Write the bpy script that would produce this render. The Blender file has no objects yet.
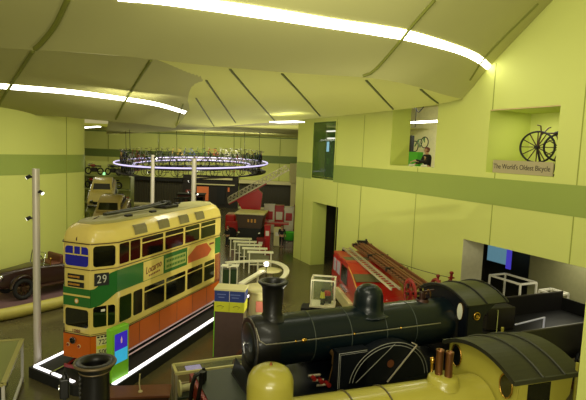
import bpy, bmesh, math, random
from mathutils import Matrix, Vector
from mathutils.bvhtree import BVHTree
random.seed(7)
C = bpy.context.scene.collection
PI = math.pi
def R(d): return math.radians(d)

# ------------------------------------------------------------------ camera
F_PX, CAM_H = 500.0, 7.1
PITCH, ROLL = math.atan(49 / 500.0), R(2.35)
FW = Vector((0, math.cos(PITCH), -math.sin(PITCH)))
_r0, _u0 = Vector((1, 0, 0)), Vector((0, math.sin(PITCH), math.cos(PITCH)))
RT = _r0 * math.cos(ROLL) + _u0 * math.sin(ROLL)
UP = -_r0 * math.sin(ROLL) + _u0 * math.cos(ROLL)
CAM = Vector((0, 0, CAM_H))
def ray(px, py): return RT * ((px - 293) / F_PX) - UP * ((py - 200) / F_PX) + FW
def atz(px, py, z):
    d = ray(px, py); t = (z - CAM_H) / d.z
    return CAM + d * t
def aty(px, py, y):
    d = ray(px, py); return CAM + d * (y / d.y)
cam_d = bpy.data.cameras.new('camera'); cam = bpy.data.objects.new('camera', cam_d); C.objects.link(cam)
cam_d.sensor_width = 36.0; cam_d.sensor_fit = 'HORIZONTAL'; cam_d.lens = 36.0 * F_PX / 586.0
cam_d.clip_end = 300
m = Matrix.Identity(4)
for i in range(3):
    m[i][0], m[i][1], m[i][2], m[i][3] = RT[i], UP[i], -FW[i], CAM[i]
cam.matrix_world = m
bpy.context.scene.camera = cam

# ------------------------------------------------------------------ materials
_mats = {}
def mat(name, col, rough=0.5, metal=0.0, amt=0.12, scale=6.0, emit=0.0, ecol=None, coat=0.0, bump=0.0, alpha=1.0, spec=0.5, trans=0.0):
    if name in _mats: return _mats[name]
    M = bpy.data.materials.new(name); M.use_nodes = True
    nt = M.node_tree; n = nt.nodes; b = n['Principled BSDF']
    tc = n.new('ShaderNodeTexCoord'); nz = n.new('ShaderNodeTexNoise')
    nz.inputs['Scale'].default_value = scale; nz.inputs['Detail'].default_value = 4
    nt.links.new(tc.outputs['Object'], nz.inputs['Vector'])
    mx = n.new('ShaderNodeMix'); mx.data_type = 'RGBA'
    c = Vector(col[:3])
    lo = c * (1 - amt); hi = Vector([min(1, v * (1 + amt)) for v in c])
    mx.inputs['A'].default_value = (*lo, 1); mx.inputs['B'].default_value = (*hi, 1)
    nt.links.new(nz.outputs['Fac'], mx.inputs['Factor'])
    nt.links.new(mx.outputs['Result'], b.inputs['Base Color'])
    b.inputs['Roughness'].default_value = rough; b.inputs['Metallic'].default_value = metal
    b.inputs['Coat Weight'].default_value = coat; b.inputs['Specular IOR Level'].default_value = spec
    b.inputs['Alpha'].default_value = alpha; b.inputs['Transmission Weight'].default_value = trans
    if emit:
        b.inputs['Emission Color'].default_value = (*(ecol or col)[:3], 1); b.inputs['Emission Strength'].default_value = emit
    if bump:
        bp = n.new('ShaderNodeBump'); bp.inputs['Strength'].default_value = bump
        nt.links.new(nz.outputs['Fac'], bp.inputs['Height']); nt.links.new(bp.outputs['Normal'], b.inputs['Normal'])
    _mats[name] = M
    return M
def s(r, g, b):                                       # 0..255 sRGB to linear
    return tuple(((v / 255) / 12.92 if v / 255 <= .04045 else ((v / 255 + .055) / 1.055) ** 2.4) for v in (r, g, b))

LIME = mat('lime_wall_paint', s(208, 214, 118), .75, amt=.03, scale=.6)
LIME2 = mat('lime_reveal_paint', s(196, 206, 100), .75, amt=.03, scale=.6)
BAND = mat('olive_band_paint', s(150, 166, 78), .6, amt=.04, scale=.8)
BANDB = mat('olive_band_dark', s(104, 122, 52), .6, amt=.05, scale=.8)
SEAM = mat('wall_joint', s(150, 158, 66), .7)
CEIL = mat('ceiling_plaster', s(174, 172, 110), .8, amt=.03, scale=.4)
CSEAM = mat('ceiling_joint', s(116, 120, 40), .7)
CSEAMD = mat('ceiling_joint_dark', s(86, 92, 40), .7)
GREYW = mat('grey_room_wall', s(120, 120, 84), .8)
STRIP = mat('light_strip', (1, .98, .84), .4, emit=9.0, ecol=(1, .97, .82))
STRIPS = mat('light_strip_soft', (1, .98, .84), .4, emit=3.0, ecol=(1, .97, .84))
NEON = mat('violet_neon', (.75, .65, 1), .4, emit=1.1, ecol=(.66, .6, 1.0))
LED = mat('white_led', (1, .95, 1), .4, emit=1.7, ecol=(1, .95, .97))
CREAM = mat('cream_paint', s(216, 196, 104), .28, amt=.04, coat=.3)
CREAM2 = mat('pale_cream', s(216, 208, 150), .5, amt=.05)
TGREEN = mat('tram_green', s(40, 104, 44), .25, amt=.06, coat=.4)
ORANGE = mat('tram_orange', s(190, 92, 10), .5, amt=.05, spec=.25)
RED = mat('fire_red', s(176, 18, 18), .3, amt=.06, coat=.3)
DRED = mat('dark_red', s(130, 24, 20), .4)
BLACK = mat('black_paint', s(13, 13, 12), .4, amt=.2, coat=.1, spec=.35)
MATBLK = mat('matt_black', s(20, 20, 18), .7, amt=.2)
GLASSD = mat('dark_glass', s(10, 12, 9), .06, amt=.2, spec=.8)
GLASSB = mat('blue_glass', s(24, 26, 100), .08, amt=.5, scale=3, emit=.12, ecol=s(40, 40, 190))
LBLUE = mat('locomotive_blue', s(9, 20, 24), .3, amt=.15, coat=.08, scale=2, spec=.3)
LBLUED = mat('locomotive_blue_dark', s(9, 14, 22), .4, amt=.15, coat=.05, scale=2, spec=.25)
LINE = mat('white_lining', s(150, 150, 140), .5)
LYEL = mat('locomotive_yellow', s(158, 150, 58), .3, amt=.05, coat=.25)
ROOFG = mat('roof_green_canvas', s(44, 45, 28), .5, amt=.15, scale=3)
WALKW = mat('tram_roof_planks', s(158, 152, 94), .6, amt=.12, scale=5)
ROOFD = mat('roof_dark_canvas', s(31, 31, 21), .45, amt=.2, scale=3)
BRASS = mat('brass', s(190, 150, 70), .25, 1.0)
COPPER = mat('copper', s(150, 96, 60), .35, 1.0)
STEEL = mat('polished_steel', s(190, 190, 190), .2, 1.0)
IRON = mat('cast_iron', s(40, 38, 34), .55, .3, amt=.2)
WHITE = mat('white_paint', s(226, 222, 205), .45, amt=.03)
OFFW = mat('off_white_frame', s(232, 228, 196), .45, amt=.04)
POLE = mat('pole_paint', s(206, 198, 186), .4, .2, amt=.05)
WOOD = mat('brown_wood', s(104, 60, 34), .45, amt=.25, scale=8)
WOODD = mat('dark_wood', s(62, 36, 22), .45, amt=.25, scale=8)
LADW = mat('ladder_wood', s(122, 74, 44), .5, amt=.25, scale=9)
GREYL = mat('grey_ladder', s(176, 168, 136), .4, .3)
TYRE = mat('tyre_rubber', s(22, 21, 19), .8)
LIMEP = mat('lime_totem', s(120, 190, 40), .35, amt=.04, emit=.08, ecol=s(120, 190, 40))
SCREEN = mat('purple_screen', s(44, 30, 140), .2, amt=.5, scale=5, emit=.6, ecol=s(60, 40, 190))
SCREENC = mat('cyan_screen', s(50, 150, 190), .2, amt=.4, scale=5, emit=.8, ecol=s(50, 160, 200))
NAVY = mat('navy_panel', s(40, 58, 130), .4)
YELLOW = mat('yellow_panel', s(206, 208, 50), .4)
MAUVE = mat('mauve_panel', s(92, 74, 72), .18, amt=.1, coat=.6)
GLASS = mat('clear_glass', s(190, 210, 170), .03, alpha=.07, amt=.02)
GLASSG = mat('green_tint_glass', s(60, 100, 50), .03, alpha=.45, amt=.02)
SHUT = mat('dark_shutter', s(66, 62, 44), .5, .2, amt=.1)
CARPET = mat('plum_carpet', s(110, 80, 84), .9)
TUBEY = mat('yellow_kerb', s(186, 176, 84), .5)
CARB = mat('car_maroon', s(46, 26, 17), .3, amt=.1, coat=.2)
CARC = mat('car_cream', s(206, 190, 108), .3, amt=.05, coat=.4)
CARG = mat('car_bronze', s(156, 138, 76), .25, .3, amt=.08, coat=.5)
SKIN = mat('skin', s(196, 150, 116), .6)
CLOTH = mat('black_cloth', s(24, 24, 26), .85)
HAIR = mat('auburn_hair', s(120, 58, 30), .7)
HAIRD = mat('dark_hair', s(34, 26, 20), .7)
JEANS = mat('dark_trousers', s(30, 32, 40), .85)
GREEN = mat('bright_green', s(70, 170, 40), .5, emit=.05, ecol=s(70, 170, 40))
SIGN = mat('sign_grey', s(176, 164, 124), .5, amt=.02)
INK = mat('sign_ink', s(58, 52, 44), .6)
PINKW = mat('pink_white_glow', s(220, 190, 190), .4, emit=.25, ecol=s(220, 180, 180))  # pale glow, on the tram rail it paints reflected edge light
SKYLT = mat('roof_light_glass', s(120, 112, 78), .2, amt=.2)
GOLD = mat('gold_lettering', s(210, 150, 50), .4)
MAROON = mat('maroon_lettering', s(110, 36, 26), .5)
RUST = mat('orange_poster', s(180, 84, 40), .5, amt=.2, scale=4)
WARM = mat('warm_glow', s(200, 110, 60), .5, amt=.3, scale=1.5, emit=.2, ecol=s(220, 110, 50))
PINK = mat('pink_poster', s(220, 130, 110), .6)

def floor_mat():
    M = bpy.data.materials.new('polished_dark_floor'); M.use_nodes = True
    nt = M.node_tree; n = nt.nodes; b = n['Principled BSDF']
    tc = n.new('ShaderNodeTexCoord')
    nz = n.new('ShaderNodeTexNoise'); nz.inputs['Scale'].default_value = .35; nz.inputs['Detail'].default_value = 6
    n2 = n.new('ShaderNodeTexNoise'); n2.inputs['Scale'].default_value = 9; n2.inputs['Detail'].default_value = 3
    nt.links.new(tc.outputs['Object'], nz.inputs['Vector']); nt.links.new(tc.outputs['Object'], n2.inputs['Vector'])
    ad = n.new('ShaderNodeMath'); ad.operation = 'MULTIPLY_ADD'; ad.inputs[1].default_value = .3; 
    nt.links.new(n2.outputs['Fac'], ad.inputs[0]); nt.links.new(nz.outputs['Fac'], ad.inputs[2])
    cr = n.new('ShaderNodeValToRGB')
    cr.color_ramp.elements[0].position = .4; cr.color_ramp.elements[0].color = (*s(72, 65, 44), 1)
    cr.color_ramp.elements[1].position = .9; cr.color_ramp.elements[1].color = (*s(100, 93, 62), 1)
    nt.links.new(ad.outputs[0], cr.inputs['Fac']); nt.links.new(cr.outputs['Color'], b.inputs['Base Color'])
    b.inputs['Roughness'].default_value = .3
    mr = n.new('ShaderNodeMapRange'); mr.inputs['To Min'].default_value = .14; mr.inputs['To Max'].default_value = .3
    nt.links.new(nz.outputs['Fac'], mr.inputs['Value']); nt.links.new(mr.outputs['Result'], b.inputs['Roughness'])
    return M
FLOOR = floor_mat()

# ------------------------------------------------------------------ mesh builder
class MB:
    def __init__(self): self.v = []; self.f = []; self.sm = []
    def add(self, vs, fs, smooth=False, M=None):
        o = len(self.v)
        for p in vs:
            p = Vector(p); self.v.append(tuple(M @ p) if M else tuple(p))
        for f in fs: self.f.append([o + i for i in f]); self.sm.append(smooth)
        return self
    def box(self, c, sz, M=None, rz=0, bev=0.0):
        x, y, z = sz[0] / 2, sz[1] / 2, sz[2] / 2
        T = Matrix.Translation(c) @ Matrix.Rotation(rz, 4, 'Z')
        if M: T = M @ T
        b = min(bev, x * .9, y * .9, z * .9)
        if b <= 0:
            vs = [(i, j, k) for i in (-x, x) for j in (-y, y) for k in (-z, z)]
            fs = [(0, 1, 3, 2), (4, 6, 7, 5), (0, 4, 5, 1), (2, 3, 7, 6), (0, 2, 6, 4), (1, 5, 7, 3)]
            return self.add(vs, fs, False, T)
        bm = bmesh.new(); bmesh.ops.create_cube(bm, size=1)
        for v in bm.verts: v.co = (v.co.x * 2 * x, v.co.y * 2 * y, v.co.z * 2 * z)
        bmesh.ops.bevel(bm, geom=bm.edges[:], offset=b, segments=2, affect='EDGES', profile=.5)
        bm.verts.index_update()
        self.add([v.co[:] for v in bm.verts], [[v.index for v in f.verts] for f in bm.faces], False, T); bm.free()
        return self
    def cyl(self, p0, p1, r0, r1=None, n=14, caps=True, M=None):
        r1 = r0 if r1 is None else r1
        p0, p1 = Vector(p0), Vector(p1); d = (p1 - p0).normalized()
        a = Vector((0, 0, 1)) if abs(d.z) < .9 else Vector((1, 0, 0))
        u = d.cross(a).normalized(); w = d.cross(u)
        vs = []
        for p, r in ((p0, r0), (p1, r1)):
            for i in range(n):
                t = 2 * PI * i / n; vs.append(p + (u * math.cos(t) + w * math.sin(t)) * r)
        self.add(vs, [(i, (i + 1) % n, n + (i + 1) % n, n + i) for i in range(n)], True, M)
        if caps:
            self.add(vs[:n], [list(range(n))[::-1]], False, M); self.add(vs[n:], [list(range(n))], False, M)
        return self
    def tube(self, pts, r, n=8, closed=False, M=None):
        pts = [Vector(p) for p in pts]; k = len(pts); vs = []; prev = None
        for i, p in enumerate(pts):
            if closed: d = pts[(i + 1) % k] - pts[i - 1]
            else: d = pts[min(i + 1, k - 1)] - pts[max(i - 1, 0)]
            d.normalize()
            a = prev if prev is not None and abs(prev.dot(d)) < .95 else (Vector((0, 0, 1)) if abs(d.z) < .9 else Vector((1, 0, 0)))
            u = (a - d * a.dot(d)).normalized(); prev = u; w = d.cross(u)
            rr = r[i] if isinstance(r, (list, tuple)) else r
            for j in range(n):
                t = 2 * PI * j / n; vs.append(p + (u * math.cos(t) + w * math.sin(t)) * rr)
        fs = []
        for i in range(k if closed else k - 1):
            i2 = (i + 1) % k
            for j in range(n): fs.append((i * n + j, i * n + (j + 1) % n, i2 * n + (j + 1) % n, i2 * n + j))
        self.add(vs, fs, True, M)
        if not closed:
            self.add(vs[:n], [list(range(n))[::-1]], False, M); self.add(vs[-n:], [list(range(n))], False, M)
        return self
    def lathe(self, prof, c=(0, 0, 0), n=24, M=None, smooth=True):
        vs = []
        for r, z in prof:
            for i in range(n):
                t = 2 * PI * i / n; vs.append((c[0] + r * math.cos(t), c[1] + r * math.sin(t), c[2] + z))
        fs = []
        for k in range(len(prof) - 1):
            for i in range(n): fs.append((k * n + i, k * n + (i + 1) % n, (k + 1) * n + (i + 1) % n, (k + 1) * n + i))
        return self.add(vs, fs, smooth, M)
    def prism(self, poly, z0, z1, M=None, smooth=False):
        n = len(poly); vs = [(x, y, z0) for x, y in poly] + [(x, y, z1) for x, y in poly]
        self.add(vs, [(i, (i + 1) % n, n + (i + 1) % n, n + i) for i in range(n)], smooth, M)
        self.add(vs, [list(range(n))[::-1], list(range(n, 2 * n))], False, M)
        return self
    def loft(self, rings, closed=True, caps=True, smooth=True, M=None):
        n = len(rings[0]); vs = [p for r in rings for p in r]; fs = []
        for k in range(len(rings) - 1):
            for i in range(n if closed else n - 1): fs.append((k * n + i, k * n + (i + 1) % n, (k + 1) * n + (i + 1) % n, (k + 1) * n + i))
        self.add(vs, fs, smooth, M)
        if caps and closed:
            self.add(rings[0], [list(range(n))[::-1]], False, M); self.add(rings[-1], [list(range(n))], False, M)
        return self
    def sphere(self, c, r, sc=(1, 1, 1), n=12, M=None):
        k = max(4, n // 2 + 1); rings = []
        for i in range(k + 1):
            a = -PI / 2 + PI * i / k
            rings.append([(c[0] + r * sc[0] * math.cos(a) * math.cos(2 * PI * j / n), c[1] + r * sc[1] * math.cos(a) * math.sin(2 * PI * j / n), c[2] + r * sc[2] * math.sin(a)) for j in range(n)])
        return self.loft(rings, True, False, True, M)
    def torus(self, c, Rr, r, M=None, n=28, k=8, axis='Z'):
        pts = []
        for i in range(n):
            t = 2 * PI * i / n; a, b = Rr * math.cos(t), Rr * math.sin(t)
            pts.append({'Z': (c[0] + a, c[1] + b, c[2]), 'Y': (c[0] + a, c[1], c[2] + b), 'X': (c[0], c[1] + a, c[2] + b)}[axis])
        return self.tube(pts, r, k, True, M)
    def quad(self, a, b, c, d, M=None): return self.add([a, b, c, d], [(0, 1, 2, 3)], False, M)
    def beam(self, p0, p1, w, h=None, M=None):
        """rectangular bar from p0 to p1, w sideways, h in the other direction"""
        h = h or w; p0, p1 = Vector(p0), Vector(p1); d = (p1 - p0).normalized()
        a = Vector((0, 0, 1)) if abs(d.z) < .95 else Vector((0, 1, 0))
        u = d.cross(a).normalized(); t = u.cross(d).normalized()
        vs = []
        for p in (p0, p1):
            for i, j in ((-1, -1), (1, -1), (1, 1), (-1, 1)): vs.append(p + u * (i * w / 2) + t * (j * h / 2))
        return self.add(vs, [(0, 1, 5, 4), (1, 2, 6, 5), (2, 3, 7, 6), (3, 0, 4, 7), (3, 2, 1, 0), (4, 5, 6, 7)], False, M)
    def build(self, name, material, parent=None, label=None):
        me = bpy.data.meshes.new(name); me.from_pydata(self.v, [], self.f)
        me.polygons.foreach_set('use_smooth', self.sm); me.materials.append(material); me.update()
        bm = bmesh.new(); bm.from_mesh(me); bmesh.ops.recalc_face_normals(bm, faces=bm.faces[:]); bm.to_mesh(me); bm.free()
        o = bpy.data.objects.new(name, me); C.objects.link(o)
        if parent: o.parent = parent
        if label: o['label'] = label
        return o

def tag(o, label, cat, group=None, kind=None):
    o['label'] = label; o['category'] = cat
    if group: o['group'] = group
    if kind: o['kind'] = kind
    return o
def thing(name, label, cat, loc=(0, 0, 0), rz=0.0, group=None):
    o = bpy.data.objects.new(name, None); C.objects.link(o); o.location = loc; o.rotation_euler = (0, 0, rz)
    o.empty_display_size = .2
    return tag(o, label, cat, group)
def struct(name, mb, material, parent=None):
    o = mb.build(name, material, parent)
    if not parent: o['kind'] = 'structure'
    return o
def copy_tree(o, parent=None):
    c = o.copy(); C.objects.link(c)
    if parent: c.parent = parent
    for ch in list(o.children): copy_tree(ch, c)
    return c
def text(name, body, size, material, parent, M, align='CENTER', sx=1.0, shear=0.0, extrude=.004, space=1.0):
    cu = bpy.data.curves.new(name, 'FONT'); cu.body = body; cu.size = size; cu.align_x = align; cu.align_y = 'CENTER'
    cu.extrude = extrude; cu.shear = shear; cu.space_character = space
    cu.materials.append(material)
    t_ = bpy.data.objects.new('text_source', cu); C.objects.link(t_)
    bpy.context.view_layer.update()
    me = bpy.data.meshes.new_from_object(t_.evaluated_get(bpy.context.evaluated_depsgraph_get()))
    bpy.data.objects.remove(t_); bpy.data.curves.remove(cu)
    o = bpy.data.objects.new(name, me); C.objects.link(o); o.parent = parent
    o.matrix_local = M @ Matrix.Diagonal((sx, 1, 1, 1))
    return o
def frame(o, ex, ey, ez=None):
    """matrix with given origin and x,y axes"""
    ex, ey = Vector(ex).normalized(), Vector(ey).normalized(); ez = ex.cross(ey)
    M = Matrix.Identity(4)
    for i in range(3): M[i][0], M[i][1], M[i][2], M[i][3] = ex[i], ey[i], ez[i], o[i]
    return M
def catmull(P, k):
    P = [Vector(p) for p in P]; out = []
    for i in range(len(P) - 1):
        p0 = P[i - 1] if i else P[0] * 2 - P[1]
        p3 = P[i + 2] if i + 2 < len(P) else P[-1] * 2 - P[-2]
        p1, p2 = P[i], P[i + 1]
        for j in range(k):
            t = j / k
            out.append(.5 * ((2 * p1) + (p2 - p0) * t + (2 * p0 - 5 * p1 + 4 * p2 - p3) * t * t + (3 * p1 - p0 - 3 * p2 + p3) * t ** 3))
    out.append(P[-1].copy()); return out
def resample(P, n):
    L = [0]
    for a, b in zip(P, P[1:]): L.append(L[-1] + (b - a).length)
    out = []; k = 0
    for i in range(n):
        d = L[-1] * i / (n - 1)
        while k < len(L) - 2 and L[k + 1] < d: k += 1
        t = (d - L[k]) / max(1e-9, L[k + 1] - L[k]); out.append(P[k].lerp(P[k + 1], min(1, t)))
    return out
def rrect(x0, y0, x1, y1, r, k=4):
    out = []
    for cx_, cy_, a0 in ((x1 - r, y1 - r, 0), (x0 + r, y1 - r, 90), (x0 + r, y0 + r, 180), (x1 - r, y0 + r, 270)):
        for i in range(k + 1):
            a = R(a0 + 90 * i / k); out.append((cx_ + r * math.cos(a), cy_ + r * math.sin(a)))
    return out
# ------------------------------------------------------------------ setting
W0 = Vector((.16, 33.13, 0)); WD = Vector((.44, -.898, 0)).normalized(); WN = Vector((.898, .44, 0)).normalized()   # WN points into the wall
def WP(sv, z, d=0.0): return W0 + WD * sv + WN * d + Vector((0, 0, z))
struct('floor', MB().quad((-40, -12, 0), (30, -12, 0), (30, 75, 0), (-40, 75, 0)), FLOOR)
holes = [(2.45, 5.5, -.1, 4.02), (2.1, 4.8, 5.5, 8.9), (10.05, 13.15, 6.62, 9.9), (15.95, 18.8, 6.6, 8.92), (15.1, 20.9, -.1, 3.91)]
ss = sorted({0, 32} | {h[0] for h in holes} | {h[1] for h in holes}); zs = sorted({0, 14} | {max(0, h[2]) for h in holes} | {h[3] for h in holes})
w = MB()
for a, b in zip(ss, ss[1:]):
    for c, d in zip(zs, zs[1:]):
        sm_, zm = (a + b) / 2, (c + d) / 2
        if any(h[0] < sm_ < h[1] and h[2] < zm < h[3] for h in holes): continue
        w.quad(WP(a, c), WP(b, c), WP(b, d), WP(a, d))
w.quad(WP(0, 0), WP(0, 0, 1.1), WP(0, 14, 1.1), WP(0, 14))
wall_r = struct('wall_right', w, LIME)
rv = MB()
rv2 = MB()
for (a, b, c, d), dep in zip(holes, (1.0, .9, 1.1, 2.2, 1.13)):
    c = max(c, 0)
    if a > 15 and c == 0:
        rv2.quad(WP(a, c), WP(a, c, dep), WP(a, d, dep), WP(a, d)).quad(WP(b, c), WP(b, c, dep), WP(b, d, dep), WP(b, d)); rv2.quad(WP(a, d), WP(a, d, dep), WP(b, d, dep), WP(b, d)); continue
    rv.quad(WP(a, c), WP(a, c, dep), WP(a, d, dep), WP(a, d)).quad(WP(b, c), WP(b, c, dep), WP(b, d, dep), WP(b, d))
    rv.quad(WP(a, d), WP(a, d, dep), WP(b, d, dep), WP(b, d))
    if c > 0: rv.quad(WP(a, c), WP(a, c, dep), WP(b, c, dep), WP(b, c))
struct('reveal', rv, LIME2, wall_r); struct('reveal', rv2, mat('pale_grey_reveal', s(206, 202, 170), .7), wall_r)
bd = MB()
for a, b in ((0, 2.1), (4.8, 32)): bd.quad(WP(a, 5.42, -.012), WP(b, 5.42, -.012), WP(b, 6.4, -.012), WP(a, 6.4, -.012))
struct('trim_1', bd, BAND)
sj = MB()
for sv, z0, z1 in ((1.1, 0, 5.4), (5.33, 0, 5.4), (7.7, 0, 9.1), (7.7, 0, 5.4), (12.1, 0, 6.6), (16.05, 8.92, 10.6), (16.4, 3.91, 6.6), (19.6, 3.91, 12), (4.95, 6.4, 9)):
    sj.box((0, 0, 0), (.035, .02, z1 - z0), Matrix.Translation(WP(sv, (z0 + z1) / 2)) @ Matrix.Rotation(math.atan2(WD.y, WD.x), 4, 'Z'))
sj.box((0, 0, 0), (31, .02, .02), Matrix.Translation(WP(16, 5.62)) @ Matrix.Rotation(math.atan2(WD.y, WD.x), 4, 'Z'))
struct('trim_2', sj, SEAM)
# niche back
struct('wall_niche', MB().quad(WP(15.95, 6.6, 2.2), WP(18.8, 6.6, 2.2), WP(18.8, 8.92, 2.2), WP(15.95, 8.92, 2.2)), LIME)
struct('trim_3', MB().beam(WP(15.95, 8.9, .02), WP(18.8, 8.9, .02), .02, .03), mat('pale_pink_line', s(220, 190, 140), .6))
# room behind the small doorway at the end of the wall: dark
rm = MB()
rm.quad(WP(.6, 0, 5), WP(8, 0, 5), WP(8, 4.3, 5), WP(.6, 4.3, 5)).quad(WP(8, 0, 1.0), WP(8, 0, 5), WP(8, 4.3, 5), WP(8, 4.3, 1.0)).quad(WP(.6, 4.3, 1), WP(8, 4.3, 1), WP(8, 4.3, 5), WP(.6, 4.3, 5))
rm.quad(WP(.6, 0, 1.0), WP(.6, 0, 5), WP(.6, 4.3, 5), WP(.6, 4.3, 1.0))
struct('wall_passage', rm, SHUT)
# upper gallery rooms behind the openings
up = MB()
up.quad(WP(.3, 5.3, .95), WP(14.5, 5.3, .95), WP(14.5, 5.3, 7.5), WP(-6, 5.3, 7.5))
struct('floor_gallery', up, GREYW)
upw = MB().quad(WP(-6, 5.3, 7.5), WP(14.5, 5.3, 7.5), WP(14.5, 10.5, 7.5), WP(-6, 10.5, 7.5))
upw.quad(WP(14.5, 5.3, 1.1), WP(14.5, 5.3, 7.5), WP(14.5, 10.5, 7.5), WP(14.5, 10.5, 1.1)).quad(WP(6.5, 5.3, 1.1), WP(-.5, 5.3, 7.5), WP(-.5, 10.5, 7.5), WP(6.5, 10.5, 1.1))
upw.quad(WP(.3, 5.3, .95), WP(-6, 5.3, 7.5), WP(-6, 10.5, 7.5), WP(.3, 10.5, .95))
struct('wall_gallery', upw, mat('gallery_wall', s(226, 222, 180), .8))
struct('ceiling_gallery', MB().quad(WP(.4, 10.3, .3), WP(14.5, 10.3, .3), WP(14.5, 10.3, 7.5), WP(-6, 10.3, 7.5)), CEIL)
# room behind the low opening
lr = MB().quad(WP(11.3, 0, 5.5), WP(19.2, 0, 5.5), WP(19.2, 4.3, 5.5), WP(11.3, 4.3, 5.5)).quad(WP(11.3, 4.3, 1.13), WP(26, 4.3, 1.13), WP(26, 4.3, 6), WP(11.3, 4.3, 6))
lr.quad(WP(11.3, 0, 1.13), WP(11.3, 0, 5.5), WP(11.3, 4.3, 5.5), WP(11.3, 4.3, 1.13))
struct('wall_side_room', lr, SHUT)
struct('wall_side_partition', MB().box((0, 0, 0), (8.0, .2, 4.3), Matrix.Translation(WP(19.6, 2.15, 3.4)) @ Matrix.Rotation(math.atan2(WD.y, WD.x), 4, 'Z')), mat('olive_partition', s(132, 130, 92), .7))
# window pane of the tall opening
wn = struct('window_1', MB().box((0, 0, 0), (2.7, .03, 3.4), Matrix.Translation(WP(3.45, 7.2, .05)) @ Matrix.Rotation(math.atan2(WD.y, WD.x), 4, 'Z')), GLASSG)
# curved left wall: runs out from the left, then turns back behind
lp = catmull([(-19, 14, 0), (-15.6, 19, 0), (-13.5, 23, 0), (-12.72, 25.0, 0), (-12.3, 27.0, 0), (-12.1, 28.4, 0), (-12.25, 29.2, 0), (-12.9, 29.8, 0), (-14.5, 30.2, 0), (-20, 30.5, 0)], 8)
def wallpath(z0, z1, off=0.0, path=lp):
    mb = MB(); q = []
    for i, p in enumerate(path):
        d = (path[min(i + 1, len(path) - 1)] - path[max(i - 1, 0)]).normalized(); q.append(p + Vector((d.y, -d.x, 0)) * off)
    mb.loft([[(p.x, p.y, z0) for p in q], [(p.x, p.y, z1) for p in q]], closed=False, caps=False); return mb
struct('wall_left', wallpath(0, 8.7), LIME)
struct('trim_4', wallpath(5.42, 6.4, .015), BAND)
i_ = 4 * 8
struct('trim_5', MB().box((lp[i_].x + .01, lp[i_].y, 4.3), (.03, .035, 8.6)).box((lp[i_ + 6].x + .01, lp[i_ + 6].y, 1.5), (.05, .05, .1)), SEAM)
# back wall
bw = struct('wall_back', MB().quad((-40, 60, 0), (30, 60, 0), (30, 60, 9.4), (-40, 60, 9.4)), LIME)
struct('trim_6', MB().box((-5, 59.97, 5.98), (70, .03, .9)), BANDB)
tj = MB()
for x in (-22.3, -16.2, -11.0, -6.5, -1.8): tj.box((x, 59.96, 7.5), (.07, .04, 2.4)).box((x, 59.94, 4.3), (.07, .04, 2.4))
struct('trim_7', tj, SEAM)
struct('trim_8', MB().box((-5, 59.9, 8.55), (70, .15, .12)), BANDB)
# dark shutters, wide recess and lintels at the back
for name, x0, x1, z1 in (('shutter', -20.6, -13.2, 2.95), ('shutter', -6.5, .9, 3.05)):
    t = thing('roller_shutter', 'tall dark corrugated shutter behind the hanging bicycle ring, left' if x0 < -15 else 'dark corrugated shutter behind the lattice ladder', 'shutter', ((x0 + x1) / 2, 59.7, 0))
    mb = MB(); n = int((x1 - x0) / .3)
    for i in range(n): mb.box((-(x1 - x0) / 2 + .15 + i * .3, 0, z1 / 2), (.2, .12, z1))
    mb.box((0, .08, z1 / 2), (x1 - x0, .06, z1)); mb.build('curtain', SHUT, t)
    MB().box((0, -.25, z1 + .2), (x1 - x0, .7, .4)).build('lintel', MATBLK if x0 < -15 else CREAM2, t)
    MB().box((0, -.2, .12), (x1 - x0, .3, .24)).build('sill_rail', CREAM2, t)
struct('column_green', MB().box((-21.3, 59.2, 2.4), (.9, .8, 4.8)), LIME)
# right near pillar of the balcony edge
pz = MB(); pz.box((aty(582, 340, 7.6).x + .3, 7.4, 2.95), (.6, .4, 5.9)); struct('pillar_near', pz, LIME)

# ------------------------------------------------------------------ ceiling folds
def rows_to_surface(rows, nu, kv):
    rows = [resample(catmull(r, 8), nu) for r in rows]
    cols = [catmull([r[i] for r in rows], kv) for i in range(nu)]
    return [[c[k] for c in cols] for k in range(len(cols[0]))]
CEIL_LIT = mat('ceiling_plaster_lit', s(214, 214, 122), .8, amt=.03, scale=.4)  # same plaster; the stronger light on these panels is put into the colour
def surf(name, rows, nu=60, kv=5, parent=None, m_=CEIL):
    g = rows_to_surface(rows, nu, kv); mb = MB().loft(g, closed=False, caps=False)
    o = mb.build(name, m_, parent)
    if not parent: o['kind'] = 'structure'
    bv = BVHTree.FromPolygons([Vector(v) for v in mb.v], mb.f)
    return o, bv
def hit(bv, px, py):
    d = ray(px, py).normalized(); r = bv.ray_cast(CAM, d)
    return (r[0] - d * .03) if r[0] is not None else None
crease_px = [(-90, 42, 9.6), (0, 48, 9.6), (100, 54, 9.6), (214, 66, 9.6), (300, 73.5, 9.6), (365, 77.5, 9.58), (403, 83.4, 9.5), (428, 90, 9.45), (447, 95.5, 9.4), (462, 99, 9.38)]
crease = [atz(*p) for p in crease_px]
strip_px = [(20, -18, 10.6), (160, 0, 10.6), (250, 11.5, 10.6), (340, 25, 10.6), (406, 35.7, 10.6), (456, 49, 10.6), (480, 59, 10.56), (491, 68, 10.5)]
stripc = [atz(*p) for p in strip_px]
top1 = [p + Vector((1.05, -2.15, 1.77)) for p in stripc]; top2 = [p + Vector((2.0, -4.1, 3.4)) for p in stripc]
top3 = [p + Vector((2.6, -7.5, 4.6)) for p in stripc]
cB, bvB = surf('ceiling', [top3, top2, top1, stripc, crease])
edgeC = [atz(106, 134.4, 8.0), atz(140, 133, 8.2), atz(205, 128, 8.6), atz(273, 122, 9.0), atz(320, 118, 9.12), atz(392, 110.5, 9.16), atz(434, 105, 9.25), atz(460, 99.6, 9.36)]
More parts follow.
